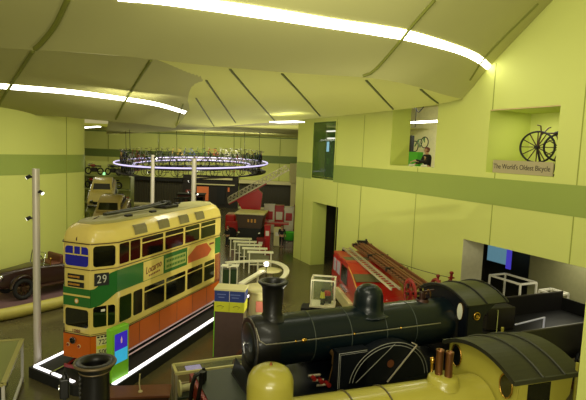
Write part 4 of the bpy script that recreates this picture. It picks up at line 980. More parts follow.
for y in (-.25, .75): spoked_wheel(MB(), 6.9, y, -.42, .52, 12, .05).build('carriage_wheel', mat('carriage_red', s(150, 34, 28), .4), ld)
MB().cyl((6.9, -.35, -.42), (6.9, .85, -.42), .05).beam((6.9, .2, -.42), (6.6, .2, -.1), .08).build('axle', IRON, ld)
gl = thing('metal_ladder', 'pale grey metal ladder lying beside the wooden ladder on the fire engine', 'ladder', Vector((2.7, 24.1, 2.50)), FAz + R(2.5))
rl = MB()
for y in (-.17, .17): rl.beam((0, y, 0), (6.4, y, -.25), .05, .09)
rl.build('rails', GREYL, gl)
for k in range(21): MB().cyl((.15 + k * .3, -.17, -.01 - k * .0117), (.15 + k * .3, .17, -.01 - k * .0117), .018, n=6).build('rung', GREYL, gl)

# red rope barrier between loco cab and wall
def sag(a, b, d, n=10): return [Vector(a).lerp(Vector(b), i / n) - Vector((0, 0, d * 4 * (i / n) * (1 - i / n))) for i in range(n + 1)]
rbz = thing('rope_barrier', 'pair of tall red posts joined by a sagging red rope behind the dark cab roof', 'rope barrier'); rp = []
for px, py, Y in ((438, 277, 19.6), (451.5, 274, 19.2)):
    c = aty(px, py, Y); o_ = (c.x, c.y, 0)
    po = MB().cyl(o_, (c.x, c.y, c.z), .06, .05, 10).lathe([(.05, c.z), (.09, c.z + .03), (.06, c.z + .1), (.001, c.z + .11)], o_, 12).beam((c.x - .12, c.y, c.z - .15), (c.x + .12, c.y, c.z - .15), .05).build('post', DRED, rbz)
    MB().lathe([(.22, 0), (.2, .04), (.07, .07)], o_, 16).build('base', IRON, po); rp.append(Vector((c.x, c.y, c.z - .15)))
MB().tube(sag(rp[0], rp[1], .15), .025, 6).build('rope', DRED, rbz)
MB().tube(sag(rp[1], Vector((rp[1].x - 2.6, rp[1].y + 2.6, 2.75)), .1), .012, 5).build('wire', MATBLK, rbz)

# small glass showcase in front of the fire engine
gc = thing('model_showcase', 'small glazed showcase with white frame and model vehicles before the fire engine', 'display case', (1.5, 21.5, 0), R(-8))
MB().box((0, 0, .2), (1.0, .85, .4)).build('base', MATBLK, gc); MB().box((0, 0, .44), (1.1, .95, .08)).build('shelf', OFFW, gc)
for x in (-.5, .5):
    for y in (-.42, .42): MB().beam((x, y, .48), (x, y, 1.6), .05).build('corner_post', OFFW, gc)
mb = MB()
for y in (-.42, .42): mb.beam((-.52, y, 1.6), (.52, y, 1.6), .06)
for x in (-.5, .5): mb.beam((x, -.44, 1.6), (x, .44, 1.6), .06)
mb.build('top_frame', OFFW, gc)
for dx_, dy_, sx_, sy_ in ((0, -.41, .94, .012), (0, .41, .94, .012), (-.49, 0, .012, .8), (.49, 0, .012, .8)): MB().box((dx_, dy_, 1.03), (sx_, sy_, 1.1)).build('glass', GLASS, gc)
MB().box((-.72, -.2, .24), (.4, .7, .3), bev=.04).build('light_box', MATBLK, gc)
a_ = thing('model_figure', 'small model figure in yellow inside the small glazed showcase', 'model', (1.46, 21.3, .485), 0)
MB().cyl((0, 0, 0), (0, 0, .3), .09, .07, 10).build('legs', MATBLK, a_); MB().cyl((0, 0, .3), (0, 0, .56), .12, .08, 10).build('coat', YELLOW, a_); MB().sphere((0, 0, .64), .08, n=10).build('head', MATBLK, a_)
b_ = thing('model_vehicle', 'dark model vehicle beside the yellow figure in the small showcase', 'model', (1.64, 21.6, .485), R(10))
MB().box((0, 0, .2), (.45, .3, .26), bev=.05).build('body', MATBLK, b_); MB().box((.05, 0, .42), (.25, .26, .2), bev=.04).build('cab', RED, b_)
for x in (-.14, .14):
    for y in (-.15, .15): MB().cyl((x, y - .03, .07), (x, y + .03, .07), .07, n=12).build('wheel', TYRE, b_)
# ------------------------------------------------------------------ middle of the hall: stands, counter, pillar
dA, dB = Vector((-3.35, 32.4, 0)), Vector((-1.75, 28.3, 0))
names = ['farthest', 'second farthest', 'third', 'fourth', 'nearest']
for k in range(5):
    c = dA.lerp(dB, k / 4)
    t = thing('portal_stand', 'cream portal display stand, %s of the row of five behind the tram' % names[k], 'stand', c, R(4), 'cream portal stands')
    for x in (-.62, .62): MB().beam((x, 0, 0), (x, 0, 1.2), .07).build('post', OFFW, t)
    MB().box((0, .1, 1.22), (1.5, .42, .06), bev=.01).build('top_board', OFFW, t); MB().beam((-.62, 0, .5), (.62, 0, .5), .05).build('cross_rail', OFFW, t)
    MB().box((0, .05, .8), (1.0, .03, .5)).build('panel', GREYW, t)
# the looped white counter
cn = thing('looped_counter', 'white ribbon-like counter looping round a cream disc table behind the chimney', 'counter')
pts = [atz(*p, 1.0) for p in ((241, 283), (252, 276.5), (263, 270))]
pts2 = [atz(*p, 1.0) for p in ((226, 262), (238, 261), (252, 260.3), (266, 260.3), (277, 262), (284.5, 266), (286.8, 271), (283.5, 276.5), (277, 281))]
for P_ in (catmull(pts, 5), catmull(pts2, 6)):
    L_, R_ = [], []
    for i, p in enumerate(P_):
        d = (P_[min(i + 1, len(P_) - 1)] - P_[max(i - 1, 0)]).normalized(); n_ = Vector((-d.y, d.x, 0)) * .13
        L_.append([p + n_, p - n_, p - n_ - Vector((0, 0, .09)), p + n_ - Vector((0, 0, .09))])
    MB().loft(L_, True, True, False).build('counter_top', OFFW, cn)
for p in ((228, 262), (237, 261.2), (258, 260.3), (284.5, 266), (282, 278), (243, 282), (258, 273)):
    q = atz(*p, 1.0); MB().cyl((q.x, q.y, 0), (q.x, q.y, .92), .05, n=10).build('leg', OFFW, cn)
q = atz(270, 270, .75); dt = thing('disc_table', 'round cream disc table inside the looped white counter', 'table', (q.x, q.y, 0))
MB().lathe([(.001, .70), (.62, .70), (.65, .73), (.62, .77), (.001, .77)], (0, 0, 0), 30).build('tabletop', CREAM2, dt)
MB().lathe([(.3, 0), (.28, .05), (.16, .1), (.14, .7)], (0, 0, 0), 18).build('pedestal', GREYL, dt)
q = atz(267, 262, 1.35); sl_ = thing('spot_lamp', 'small dazzling spot lamp on a thin stand at the looped counter', 'lamp', (q.x, q.y - .5, 0))
MB().cyl((0, 0, 0), (0, 0, 1.3), .025, n=8).build('stand', IRON, sl_); MB().lathe([(.18, 0), (.16, .03), (.03, .05)], (0, 0, 0), 14).build('base', IRON, sl_)
MB().sphere((0, 0, 1.36), .11, n=14).build('bulb', mat('dazzling_bulb', (1, .9, .85), .4, emit=30, ecol=(1, .86, .8)), sl_)
for k, (px, lab) in enumerate(((229, 'dark green glass-sided cabinet beside the tram rear, the left one'), (236, 'dark green glass-sided cabinet beside the tram rear, the right one'))):
    q = atz(px, 284, 0); t = thing('tall_cabinet', lab, 'cabinet', (q.x, q.y - 1.2, 0), 0, 'green cabinets')
    MB().box((0, 0, .55), (.32, .3, 1.1)).build('panel', mat('deep_green_panel', s(46, 66, 34), .3), t)
    for x in (-.19, .19): MB().beam((x, -.12, 0), (x, -.12, 1.25), .05).build('post', OFFW, t)
    MB().box((0, -.02, 1.27), (.48, .4, .05)).build('top', OFFW, t)
# information pillar
pr = thing('information_pillar', 'square information pillar with blue and yellow bands and pale top', 'pillar', (-1.98, 16.75, 0), R(-4))
MB().box((0, 0, .8), (.98, .62, 1.6)).build('shaft', MAUVE, pr); MB().box((0, 0, 1.775), (1.02, .66, .35)).build('yellow_band', YELLOW, pr)
nb = MB().box((0, 0, 2.14), (1.02, .66, .38)).build('blue_band', NAVY, pr); MB().box((0, 0, 2.36), (1.06, .7, .06)).build('top', CREAM2, pr)
MB().box((-.505, 0, .8), (.03, .62, 1.6)).build('edge_strip', LIMEP, pr)
yl_ = MB()
for x in (-.3, .25): yl_.tube([(x - .12, -.335, 1.78), (x, -.335, 1.82), (x + .12, -.335, 1.78), (x + .05, -.335, 1.72)], .012, 5)
yl_.beam((0, -.335, 1.62), (0, -.335, 1.94), .012); yl_.build('line_drawing', mat('olive_ink', s(130, 130, 30), .5), pr)
for x, wv in ((-.27, .3), (.2, .34)):
    for r_ in range(2): MB().box((x, -.335, 2.2 - r_ * .1), (wv - r_ * .1, .006, .03)).build('lettering', mat('soft_blue_text', s(110, 126, 180), .5), nb)
MB().beam((0, -.335, 1.96), (0, -.335, 2.32), .012).build('divider', WHITE, nb)
dr2 = thing('drum_plinth', 'rounded cream drum plinth with wide top beside the information pillar', 'plinth', (-1.05, 18.2, 0))
MB().lathe([(.001, 1.92), (.60, 1.92), (.62, 1.97), (.60, 2.02), (.001, 2.02)], (0, 0, 0), 28).build('top', CREAM2, dr2); MB().lathe([(.44, 0), (.44, 1.92)], (0, 0, 0), 28).build('drum', CREAM2, dr2)
MB().box((.1, -.45, 1.4), (.5, .06, .4), bev=.02).build('plaque', PINK, dr2)
tbm = MB()
lw = thing('spoked_wheel', 'small dark red spoked wheel standing beside the drum plinth', 'wheel', (-1.05, 14.6, .0), R(20))
spoked_wheel(MB(), 0, 0, .62, .58, 12, .06).build('rim', mat('wheel_brown', s(90, 44, 26), .4), lw); MB().box((0, 0, .03), (.7, .3, .06)).build('stand', IRON, lw)

# low open showcase and chest beyond the dark locomotive's front
ca = [atz(175.5, 365, 1.1), atz(247, 356, 1.1), atz(245, 364.5, 1.1), atz(177.5, 373, 1.1)]
e1 = (ca[1] - ca[0]); cc = sum(ca, Vector()) / 4
cs = thing('glazed_table_case', 'long low showcase with pale yellow top frame on the dark floor beyond the dark locomotive', 'display case', (cc.x, cc.y, 0), math.atan2(e1.y, e1.x))
LX, LY = e1.length, .56
fm = mat('pale_yellow_frame', s(196, 188, 122), .4)
for y in (-LY / 2, LY / 2): MB().beam((-LX / 2, y, 1.1), (LX / 2, y, 1.1), .07).build('top_rail', fm, cs)
for x in (-LX / 2, LX / 2): MB().beam((x, -LY / 2, 1.1), (x, LY / 2, 1.1), .07).build('end_rail', fm, cs)
for x in (-LX / 2, LX / 2):
    for y in (-LY / 2, LY / 2): MB().beam((x, y, 0), (x, y, 1.07), .06).build('post', GREYL, cs)
MB().box((0, 0, .35), (LX - .1, LY - .1, .06)).build('tray', mat('dark_green_tray', s(44, 52, 32), .6), cs)
MB().box((-.15, .1, .52), (LX - .5, .04, .26)).build('caption_board', mat('buff_board', s(190, 170, 130), .5), cs)
MB().box((-.52, .0, 1.07), (.42, .3, .03)).build('touch_screen', mat('lilac_screen', s(150, 140, 190), .3, emit=.35, ecol=s(150, 140, 200)), cs)
MB().box((0, 0, 1.1), (LX - .08, LY - .08, .012)).build('glass_top', GLASS, cs)
ch_ = thing('wooden_chest', 'flat brown wooden chest on the floor between the yellow chimney and the low showcase', 'chest', (-3.82, 12.35, 0), R(9))
MB().box((0, 0, .36), (1.62, .55, .72), bev=.02).build('case', WOODD, ch_); MB().box((0, 0, .75), (1.7, .62, .08), bev=.015).build('lid', WOOD, ch_)
MB().beam((.0, -.28, .5), (.2, -.28, .5), .03).build('handle', BRASS, ch_)
o = MB().tube([(-3.72, 12.3, .795), (-3.76, 12.33, 1.0), (-3.74, 12.32, 1.25)], .018, 6).lathe([(.06, .79), (.05, .81), (.018, .82)], (-3.72, 12.3, 0), 10).build('thin_rod', mat('pale_rod', s(190, 180, 130), .4)); tag(o, 'thin pale rod standing upright on the brown chest', 'rod')

# glass showcase at the lower left
g1, g2 = Vector((-7.76, 14.14, 0)), Vector((-6.72, 11.4, 0)); gd = (g2 - g1); ga = math.atan2(gd.y, gd.x)
nrm = Vector((gd.y, -gd.x, 0)).normalized()                     # towards the left, away from the hall
GW = 1.7; gcn = (g1 + g2) / 2 + nrm * (GW / 2)
vs_ = thing('glass_showcase', 'large glass-topped showcase with pale frame at the lower left corner', 'display case', (gcn.x, gcn.y, 0), ga)
gl_ = gd.length; sgn = 1
for x in (-gl_ / 2, gl_ / 2):
    for y in (-GW / 2, GW / 2): MB().beam((x, y, 0), (x, y, 1.26), .07).build('post', mat('pale_grey_post', s(190, 186, 176), .4), vs_)
for y in (-GW / 2, GW / 2): MB().beam((-gl_ / 2, y, 1.28), (gl_ / 2, y, 1.28), .12, .06).build('top_rail', mat('olive_frame_rail', s(158, 150, 86), .4), vs_)
for x in (-gl_ / 2, gl_ / 2): MB().beam((x, -GW / 2, 1.28), (x, GW / 2, 1.28), .1, .06).build('end_rail', _mats['olive_frame_rail'], vs_)
MB().box((0, 0, 1.28), (gl_ - .1, GW - .1, .02)).build('top', mat('frosted_green_top', s(120, 122, 80), .2, amt=.1, scale=1), vs_)
for y in (-GW / 2, GW / 2): MB().box((0, y, .65), (gl_ - .1, .015, 1.2)).build('glass', GLASS, vs_)
for y in (-GW / 2, GW / 2): MB().beam((-gl_ / 2, y, .12), (gl_ / 2, y, .12), .07, .08).build('bottom_rail', mat('silver_rail', s(200, 196, 190), .35, .3), vs_)
MB().beam((-gl_ / 2 + .1, GW / 2 - .25, .95), (.2, GW / 2 - .25, .95), .08).build('case_light', LED, vs_)
for k in range(4): MB().box((-1.0 + k * .6, GW / 2 - .35, .5), (.3, .05, .8)).build('backing_panel', mat('dark_case_panel', s(50, 46, 36), .6), vs_)

# ------------------------------------------------------------------ vintage car on its kerbed platform
kp = [(-13.6, 17.6), (-12.3, 18.3), (-11.2, 19.1), (-10.4, 20.1), (-9.75, 21.0), (-9.2, 22.1), (-8.95, 23.3), (-9.2, 24.4), (-10.0, 25.2), (-11.4, 25.4)]
cp = catmull([(x, y, .24) for x, y in kp], 5)
pf = thing('car_platform', 'low plum platform with fat yellow rounded kerb under the vintage maroon car', 'platform')
MB().prism([(p.x, p.y) for p in cp] + [(-12.9, 24.3), (-13.8, 22.0), (-15.0, 19.5)], 0, .26).build('deck', CARPET, pf)
MB().tube(cp, .24, 12).build('kerb', TUBEY, pf)
vc = thing('vintage_car', 'dark maroon open vintage touring car facing left on the kerbed platform', 'car', (-12.0, 21.35, .27), math.atan2(.82, .57)); vc.scale = (1.25, 1.25, 1.3)
# local x runs from the nose to the tail; the near side is -y
def csec(x, w, z0, z1, r=.1, n=5):
    return [(x, y, z) for y, z in rrect(-w, z0, w, z1, min(r, w * .9, (z1 - z0) * .45), n)]
MB().loft([csec(-.62, .22, .42, .86), csec(-.55, .27, .38, .93), csec(.1, .33, .36, .98), csec(.55, .40, .34, 1.02), csec(.75, .50, .32, 1.0), csec(1.4, .56, .32, .98), csec(2.3, .55, .34, 1.02), csec(2.75, .45, .42, .95), csec(2.9, .3, .5, .85)]).build('body', CARB, vc)
MB().box((-.63, 0, .66), (.04, .4, .44), bev=.015).build('radiator', STEEL, vc)
for y in (-.30, .30): MB().sphere((-.62, y, .78), .12, (.9, 1, 1), 14).build('headlamp', STEEL, vc)
for x in (.0, 2.1):
    for y in (-.58, .58):
        wq = MB().torus((x, y, .36), .29, .075, axis='Y', n=28).build('wheel', TYRE, vc); ws_ = MB()
        ws_.cyl((x, y - .06, .36), (x, y + .06, .36), .09, n=12)
        for i in range(10): ws_.beam((x, y, .36), (x + .25 * math.cos(i * PI / 5), y, .36 + .25 * math.sin(i * PI / 5)), .03)
        ws_.build('spokes', CARB, wq)
        fa = [(x + .44 * math.cos(R(a)), y, .36 + .44 * math.sin(R(a))) for a in range(10, 171, 16)]
        ra = [Vector(p) + Vector((0, -.12, 0)) for p in fa]; rb = [Vector(p) + Vector((0, .12, 0)) for p in fa]; rc = [p + Vector((0, 0, .03)) for p in rb]; rd = [p + Vector((0, 0, .03)) for p in ra]
        MB().loft([list(q) for q in zip(ra, rb, rc, rd)], True, True).build('mudguard', CARB, vc)
for y in (-.6, .6): MB().box((1.05, y, .36), (1.3, .2, .04), bev=.01).build('running_board', WOODD, vc)
wsn = MB().tube([(.78, -.45, .98), (.86, -.45, 1.42), (.86, .45, 1.42), (.78, .45, .98)], .02, 6).build('windscreen_frame', STEEL, vc); MB().quad((.78, -.44, .98), (.86, -.44, 1.41), (.86, .44, 1.41), (.78, .44, .98)).build('pane', GLASS, wsn)
for x in (1.25, 1.95): MB().box((x, 0, .98), (.4, .9, .12), bev=.05).box((x + .22, 0, 1.12), (.14, .92, .34), bev=.06).build('seat', mat('brown_leather', s(96, 50, 34), .5), vc)
MB().torus((0, 0, 0), .17, .018, Matrix.Translation((1.0, .2, 1.16)) @ Matrix.Rotation(R(60), 4, 'Y'), n=20).build('steering_wheel', MATBLK, vc)
MB().loft([csec(2.15, .5, 1.0, 1.2, .08), csec(2.45, .52, 1.0, 1.28, .08), csec(2.75, .46, .95, 1.18, .08)]).build('folded_hood', mat('hood_canvas', s(50, 34, 24), .8), vc)
MB().cyl((.95, -.58, .98), (.95, -.62, 1.2), .02).sphere((.95, -.62, 1.24), .05, n=8).build('side_lamp', BRASS, vc)

# ------------------------------------------------------------------ saloon cars on the wall rack
def saloon(name, label, loc, rot, paint, trim_, old=False, steep=0.0):
    t = thing(name, label, 'car', loc, rot); t.rotation_euler = (0, steep, rot)
    if old: secs = [(-1.9, .55, .35, .62), (-1.75, .68, .3, .78), (-.9, .72, .28, .9), (-.3, .78, .28, .92), (1.0, .8, .28, .92), (1.6, .72, .3, .8), (1.9, .5, .4, .62)]
    else: secs = [(-1.95, .66, .34, .66), (-1.85, .74, .3, .74), (-.8, .77, .28, .82), (.9, .77, .28, .84), (1.8, .74, .3, .8), (1.95, .64, .36, .7)]
    MB().loft([csec(x, w_, a, b_, .16) for x, w_, a, b_ in secs]).build('body', paint, t)
    gh = [(-.62, .66, .82, .9), (-.2, .62, .8, 1.28), (.6, .62, .8, 1.32), (1.15, .62, .8, 1.2), (1.5, .6, .8, .9)] if not old else [(-.5, .62, .85, .98), (-.15, .6, .85, 1.38), (.5, .6, .85, 1.42), (1.1, .56, .85, 1.24), (1.6, .42, .78, .86)]
    MB().loft([csec(x, w_, a, b_, .14) for x, w_, a, b_ in gh]).build('cabin', paint, t)
    ang = math.atan2(gh[1][3] - gh[0][3], gh[1][0] - gh[0][0])
    f0, f1 = gh[0], gh[1]
    def scr(u0, u1, k): return [(u0[0] + (u1[0] - u0[0]) * k, u0[3] + (u1[3] - u0[3]) * k)]
    for fa, fb, s_ in ((gh[0], gh[1], -1), (gh[-1], gh[-2], 1)):
        (xa, za), (xb, zb) = scr(fa, fb, .12)[0], scr(fa, fb, .86)[0]
        n_ = Vector((zb - za, 0, -(xb - xa))).normalized() * (-.02 if s_ < 0 else .02)
        if n_.z < 0: n_ = -n_
        w_ = fb[1] - .1
        MB().quad((xa + n_.x, -w_, za + n_.z), (xa + n_.x, w_, za + n_.z), (xb + n_.x, w_ - .04, zb + n_.z), (xb + n_.x, -w_ + .04, zb + n_.z)).build('windscreen', GLASSD, t)
    for y in (-1, 1):
        for x0, x1 in ((-.15, .42), (.5, 1.0)): MB().box(((x0 + x1) / 2, y * .625, 1.05), (x1 - x0, .02, .28), bev=.008).build('side_window', GLASSD, t)
        MB().box((.1, y * .79, .62), (3.0, .02, .035)).build('chrome_strip', STEEL, t)
        for x in (-1.2, 1.25):
            wq = MB().cyl((x, y * .58, .3), (x, y * .79, .3), .3, n=22).build('wheel', TYRE, t); MB().cyl((x, y * .785, .3), (x, y * .80, .3), .17, n=16).build('hubcap', STEEL, wq)
        MB().cyl((-1.86 if not old else -1.72, y * .48, .64), (-1.98 if not old else -1.86, y * .48, .64), .11, n=14).build('headlamp', STEEL, t)
        MB().box((1.93, y * .5, .62), (.05, .2, .1), bev=.01).build('tail_lamp', DRED, t)
    for x in (-2.02, 2.02): MB().box((x, 0, .42), (.09, 1.45, .1), bev=.03).build('bumper', STEEL, t)
    MB().box((-1.97, 0, .58), (.03, .8, .14)).build('grille', trim_, t)
    if old: MB().beam((-1.85, 0, .74), (-.5, 0, .97), .05).build('bonnet_strip', STEEL, t)
    return t
rk_ = thing('car_rack', 'pale green rack of two sloping shelves holding cars beside the curved wall', 'rack', (0, 0, 0))
PG = mat('pale_green_rack', s(150, 160, 88), .5)
def car_slot(x, y, z, rz, st):
    Mx = Matrix.Translation((x, y, z)) @ Matrix.Rotation(rz, 4, 'Z') @ Matrix.Rotation(st, 4, 'Y')
    sh_ = MB().box((0, 0, -.08), (4.3, 1.9, .1), Mx).build('shelf', PG, rk_)
    for u in (-1.7, 1.7):
        for v in (-.85, .85):
            q = Mx @ Vector((u, v, -.13)); MB().beam((q.x, q.y, 0), (q.x, q.y, q.z), .14).build('post', PG, rk_)
C1 = (-14.0, 36.6, 2.95, R(106), R(-16)); C2 = (-11.75, 32.2, 1.95, R(97), R(-20))
car_slot(*C1); car_slot(*C2)
MB().beam((-13.35, 30.2, .4), (-12.75, 32.6, 2.2), .16, .5).build('ramp_beam', mat('ramp_lime', s(150, 176, 80), .5), rk_)
c_ = saloon('saloon_car', 'cream saloon car on the upper slope of the car rack', C1[:3], C1[3], CARC, MATBLK, steep=C1[4]); c_.scale = (1.12,) * 3
c_ = saloon('saloon_car', 'bronze old saloon car with chrome bonnet strip on the lower rack slope', C2[:3], C2[3], CARG, MATBLK, True, steep=C2[4]); c_.scale = (1.2,) * 3

# motorcycles on wall shelves
def moto(label, loc, rz, paint):
    t = thing('motorcycle', label, 'motorcycle', loc, rz, 'motorcycles on the wall shelves')
    for x in (-.62, .62):
        wq = MB().torus((x, 0, .34), .28, .06, axis='Y', n=20).build('wheel', TYRE, t)
    MB().box((0, 0, .45), (.55, .3, .4), bev=.08).build('engine', IRON, t)
    MB().sphere((.12, 0, .82), .2, (1.5, .7, .7), 12).build('tank', paint, t); MB().box((-.38, 0, .8), (.55, .26, .12), bev=.05).build('seat', MATBLK, t)
    MB().tube([(.62, 0, .34), (.42, 0, .95), (.35, .3, 1.02)], .03, 6).tube([(.42, 0, .95), (.35, -.3, 1.02)], .03, 6).build('fork', STEEL, t)
    MB().sphere((.55, 0, .85), .1, n=10).build('headlamp', STEEL, t); MB().tube([(0, -.15, .3), (-.5, -.18, .3), (-.85, -.2, .38)], .05, 6).build('exhaust', STEEL, t); return t
MS = (((-18.35, 46, 4.28), 'row, upper', DRED), ((-16.6, 46, 4.22), '', MATBLK), ((-16.75, 46, 2.95), '', MATBLK), ((-18.5, 46, 2.95), '', RED), ((-16.3, 46, 1.7), '', DRED))
ML = ['dark red motorcycle on the upper wall shelf, nearest the curved wall', 'black motorcycle on the upper wall shelf above another black one', 'black motorcycle on the middle wall shelf', 'red motorcycle on the middle shelf, mostly behind the cream saloon', 'dark red motorcycle on the lowest wall shelf beside the bronze saloon']
ws2 = thing('motorcycle_shelving', 'pale green wall shelving holding motorcycles at far left', 'shelving', (-17.3, 46.4, 0))
for z in (1.64, 2.88, 4.15): MB().box((0, -.3, z), (4.6, 1.2, .1)).build('shelf', _mats['pale_green_rack'], ws2)
MB().box((0, .4, 2.7), (4.6, .1, 5.4)).build('back_board', LIME, ws2)
for x in (-2.25, 2.25): MB().box((x, 0, 2.7), (.12, 1.0, 5.4)).build('upright', _mats['pale_green_rack'], ws2)
for (loc, _, pm), lab in zip(MS, ML):
    moto(lab, (loc[0], 45.9, {4.28: 4.2, 4.22: 4.2, 2.95: 2.93, 1.7: 1.69}[loc[2]]), R(random.uniform(150, 210)), pm)
o = MB().box((-17.4, 45.75, 4.33), (.22, .1, .26), bev=.02).build('exit_light', mat('green_glow', s(170, 230, 170), .4, emit=1.2, ecol=s(150, 230, 160))); tag(o, 'small pale green lit sign between the two upper-shelf motorcycles', 'light')

# ------------------------------------------------------------------ hanging ring of bicycles
RC = Vector((-9.25, 45.6, 5.58)); RR = 6.75; tilt = math.atan(.047)
RM = Matrix.Translation(RC) @ Matrix.Rotation(tilt, 4, 'X') @ Matrix.Rotation(R(-1.2), 4, 'Y')
rg_ = thing('bicycle_ring', 'large tilted ring of track with violet neon hung in the far hall', 'hanging ring')
rg_.matrix_world = RM
def annulus(r0, r1, z0, z1, th=.12, n=72):
    P_ = []
    for i in range(n + 1):
        a = 2 * PI * i / n; c_, s__ = math.cos(a), math.sin(a)
        P_.append([(r0 * c_, r0 * s__, z0), (r1 * c_, r1 * s__, z1), (r1 * c_, r1 * s__, z1 - th), (r0 * c_, r0 * s__, z0 - th)])
    return MB().loft(P_, True, False)
annulus(RR - 1.5, RR, -.1, .12).build('track', mat('track_grey', s(96, 92, 84), .5), rg_)
annulus(RR - 1.3, RR - .1, -.75, -.6, .1).build('lower_track', mat('track_dark', s(48, 44, 38), .5), rg_)
MB().torus((0, 0, .14), RR + .04, .06, n=96).build('neon_tube', NEON, rg_); MB().torus((0, 0, -.02), RR - 1.55, .05, n=96).build('neon_tube', NEON, rg_)
for k in range(8):
    a = 2 * PI * k / 8; MB().cyl(((RR - .7) * math.cos(a), (RR - .7) * math.sin(a), 0), ((RR - .7) * math.cos(a), (RR - .7) * math.sin(a), 3.0), .02, n=6).build('hanger', IRON, rg_)
    MB().cyl(((RR - .7) * math.cos(a), (RR - .7) * math.sin(a), -.8), ((RR - .7) * math.cos(a), (RR - .7) * math.sin(a), 0), .04, n=6).build('strut', IRON, rg_)
def bicycle(paint):
    t = thing('bicycle', '', 'bicycle', (0, 0, 0), 0, 'bicycles on the hanging ring')
    for x in (-.5, .5):
        wq = MB().torus((x, 0, .33), .31, .022, axis='Y', n=18, k=5).build('wheel', TYRE, t); q_ = MB()
        for i in range(8): q_.beam((x, 0, .33), (x + .3 * math.cos(i * PI / 4), 0, .33 + .3 * math.sin(i * PI / 4)), .008)
        q_.build('spokes', STEEL, wq)
    MB().tube([(-.5, 0, .33), (-.17, 0, .8), (.36, 0, .82), (-.02, 0, .32), (-.5, 0, .33)], .022, 5).tube([(-.17, 0, .8), (-.02, 0, .32)], .022, 5).tube([(.36, 0, .85), (.5, 0, .33)], .02, 5).build('frame', paint, t)
    MB().box((-.2, 0, .9), (.26, .12, .05), bev=.02).build('saddle', MATBLK, t); MB().tube([(.36, 0, .82), (.34, 0, .95), (.42, .22, .95)], .016, 5).tube([(.34, 0, .95), (.42, -.22, .95)], .016, 5).build('handlebar', STEEL, t); return t
cols = [('red', mat('bike_red', s(170, 40, 30), .35)), ('white', mat('bike_white', s(210, 206, 190), .35)), ('black', MATBLK), ('gold', mat('bike_gold', s(190, 150, 60), .35)), ('blue', mat('bike_blue', s(50, 70, 130), .35)), ('green', mat('bike_green', s(60, 110, 50), .35))]
protos = {}
where = ['right tip', 'right far side', 'right of the far side', 'far side, above the tram tail', 'far side, above the tram', 'left of the far side', 'left far side', 'far left', 'left tip', 'near left side', 'left of the near side', 'near side, by the thin pole', 'near side, above the tram roof', 'near side, by the thick pole', 'near right side', 'right near side']
NB = 32
for k in range(NB):
    nm, pm = cols[(k * 5 + k // 6) % 6]
    if nm not in protos: t = protos[nm] = bicycle(pm)
    else: t = copy_tree(protos[nm])
    a = 2 * PI * (k + .3) / NB; rr = RR - .55
    pz_ = RM @ Vector((rr * math.cos(a), rr * math.sin(a), .10))
    t.scale = (1.15,) * 3; t.location = pz_; t.rotation_euler = (0, 0, a + PI / 2)
    t['label'] = '%s bicycle standing on the hanging ring, %s' % (nm, where[k // 2])
for k in range(14):
    nm, pm = cols[(k * 7 + 2) % 6]; t = copy_tree(protos[nm])
    a = PI + PI * (k + .5) / 14
    t.location = RM @ Vector(((RR - .6) * math.cos(a), (RR - .6) * math.sin(a), -.62)); t.rotation_euler = (0, 0, a + PI / 2)
    t.scale = (1.05,) * 3
    t['label'] = '%s bicycle under the ring on its near side, %s from left' % (nm, ['first', 'second', 'third', 'fourth', 'fifth', 'sixth', 'seventh', 'eighth', 'ninth', 'tenth', 'eleventh', 'twelfth', 'thirteenth', 'fourteenth'][k]); t['group'] = 'bicycles on the lower track of the ring'

# ------------------------------------------------------------------ far hall: turntable fire engine, van, clutter
ae = thing('turntable_fire_engine', 'red turntable fire engine with raised grey lattice ladder, far hall', 'fire engine', (-3.6, 40, 0))
MB().box((0, 0, .95), (3.4, 1.7, .9), bev=.1).box((-1.3, 0, 1.6), (.8, 1.6, .6), bev=.12).build('chassis', RED, ae)
MB().cyl((.6, 0, 1.4), (.6, 0, 1.75), .8, n=24).prism([(-.6, -.4), (1.4, -.4), (1.7, .4), (-.6, .4)], 1.75, 2.2).build('turntable', RED, ae)
MB().prism([(-.4, 2.2), (1.0, 2.2), (1.15, 3.6), (.8, 3.95), (-.9, 3.0)], -.25, .25, M2).build('lift_frame', RED, ae)
A0, A1 = Vector((-1.55, 0, 2.75)), Vector((3.2, 0, 5.6)); ad = (A1 - A0).normalized(); an = Vector((-ad.z, 0, ad.x))
lt = MB()
for y in (-.3, .3):
    lt.beam(A0 + Vector((0, y, 0)), A1 + Vector((0, y, 0)), .09); lt.beam(A0 + Vector((0, y, 0)) + an * .42 + ad * .3, A1 + Vector((0, y, 0)) + an * .42, .06)
    n_ = 16
    for i in range(n_):
        a, b = A0.lerp(A1, i / n_), A0.lerp(A1, (i + .5) / n_); c_ = A0.lerp(A1, (i + 1) / n_)
        lt.beam(a + Vector((0, y, 0)), b + Vector((0, y, 0)) + an * .42, .035); lt.beam(b + Vector((0, y, 0)) + an * .42, c_ + Vector((0, y, 0)), .035)
lt.build('lattice_ladder', GREYL, ae)
for i in range(16): MB().cyl(A0.lerp(A1, (i + .5) / 16) + Vector((0, -.3, 0)), A0.lerp(A1, (i + .5) / 16) + Vector((0, .3, 0)), .025, n=6).build('rung', GREYL, ae)
MB().beam(A0 - an * .1, A0 + ad * 3.4 - an * .1, .5, .08).build('red_underframe', RED, ae)
for x in (-1.2, 1.2):
    for y in (-.8, .8): MB().cyl((x, y - .12, .45), (x, y + .12, .45), .45, n=20).build('wheel', TYRE, ae)
vn = thing('motor_van', 'dark brown vintage van with cream roof and gold lettering under the lattice ladder', 'van', (-3.1, 36.2, 0), R(-4))
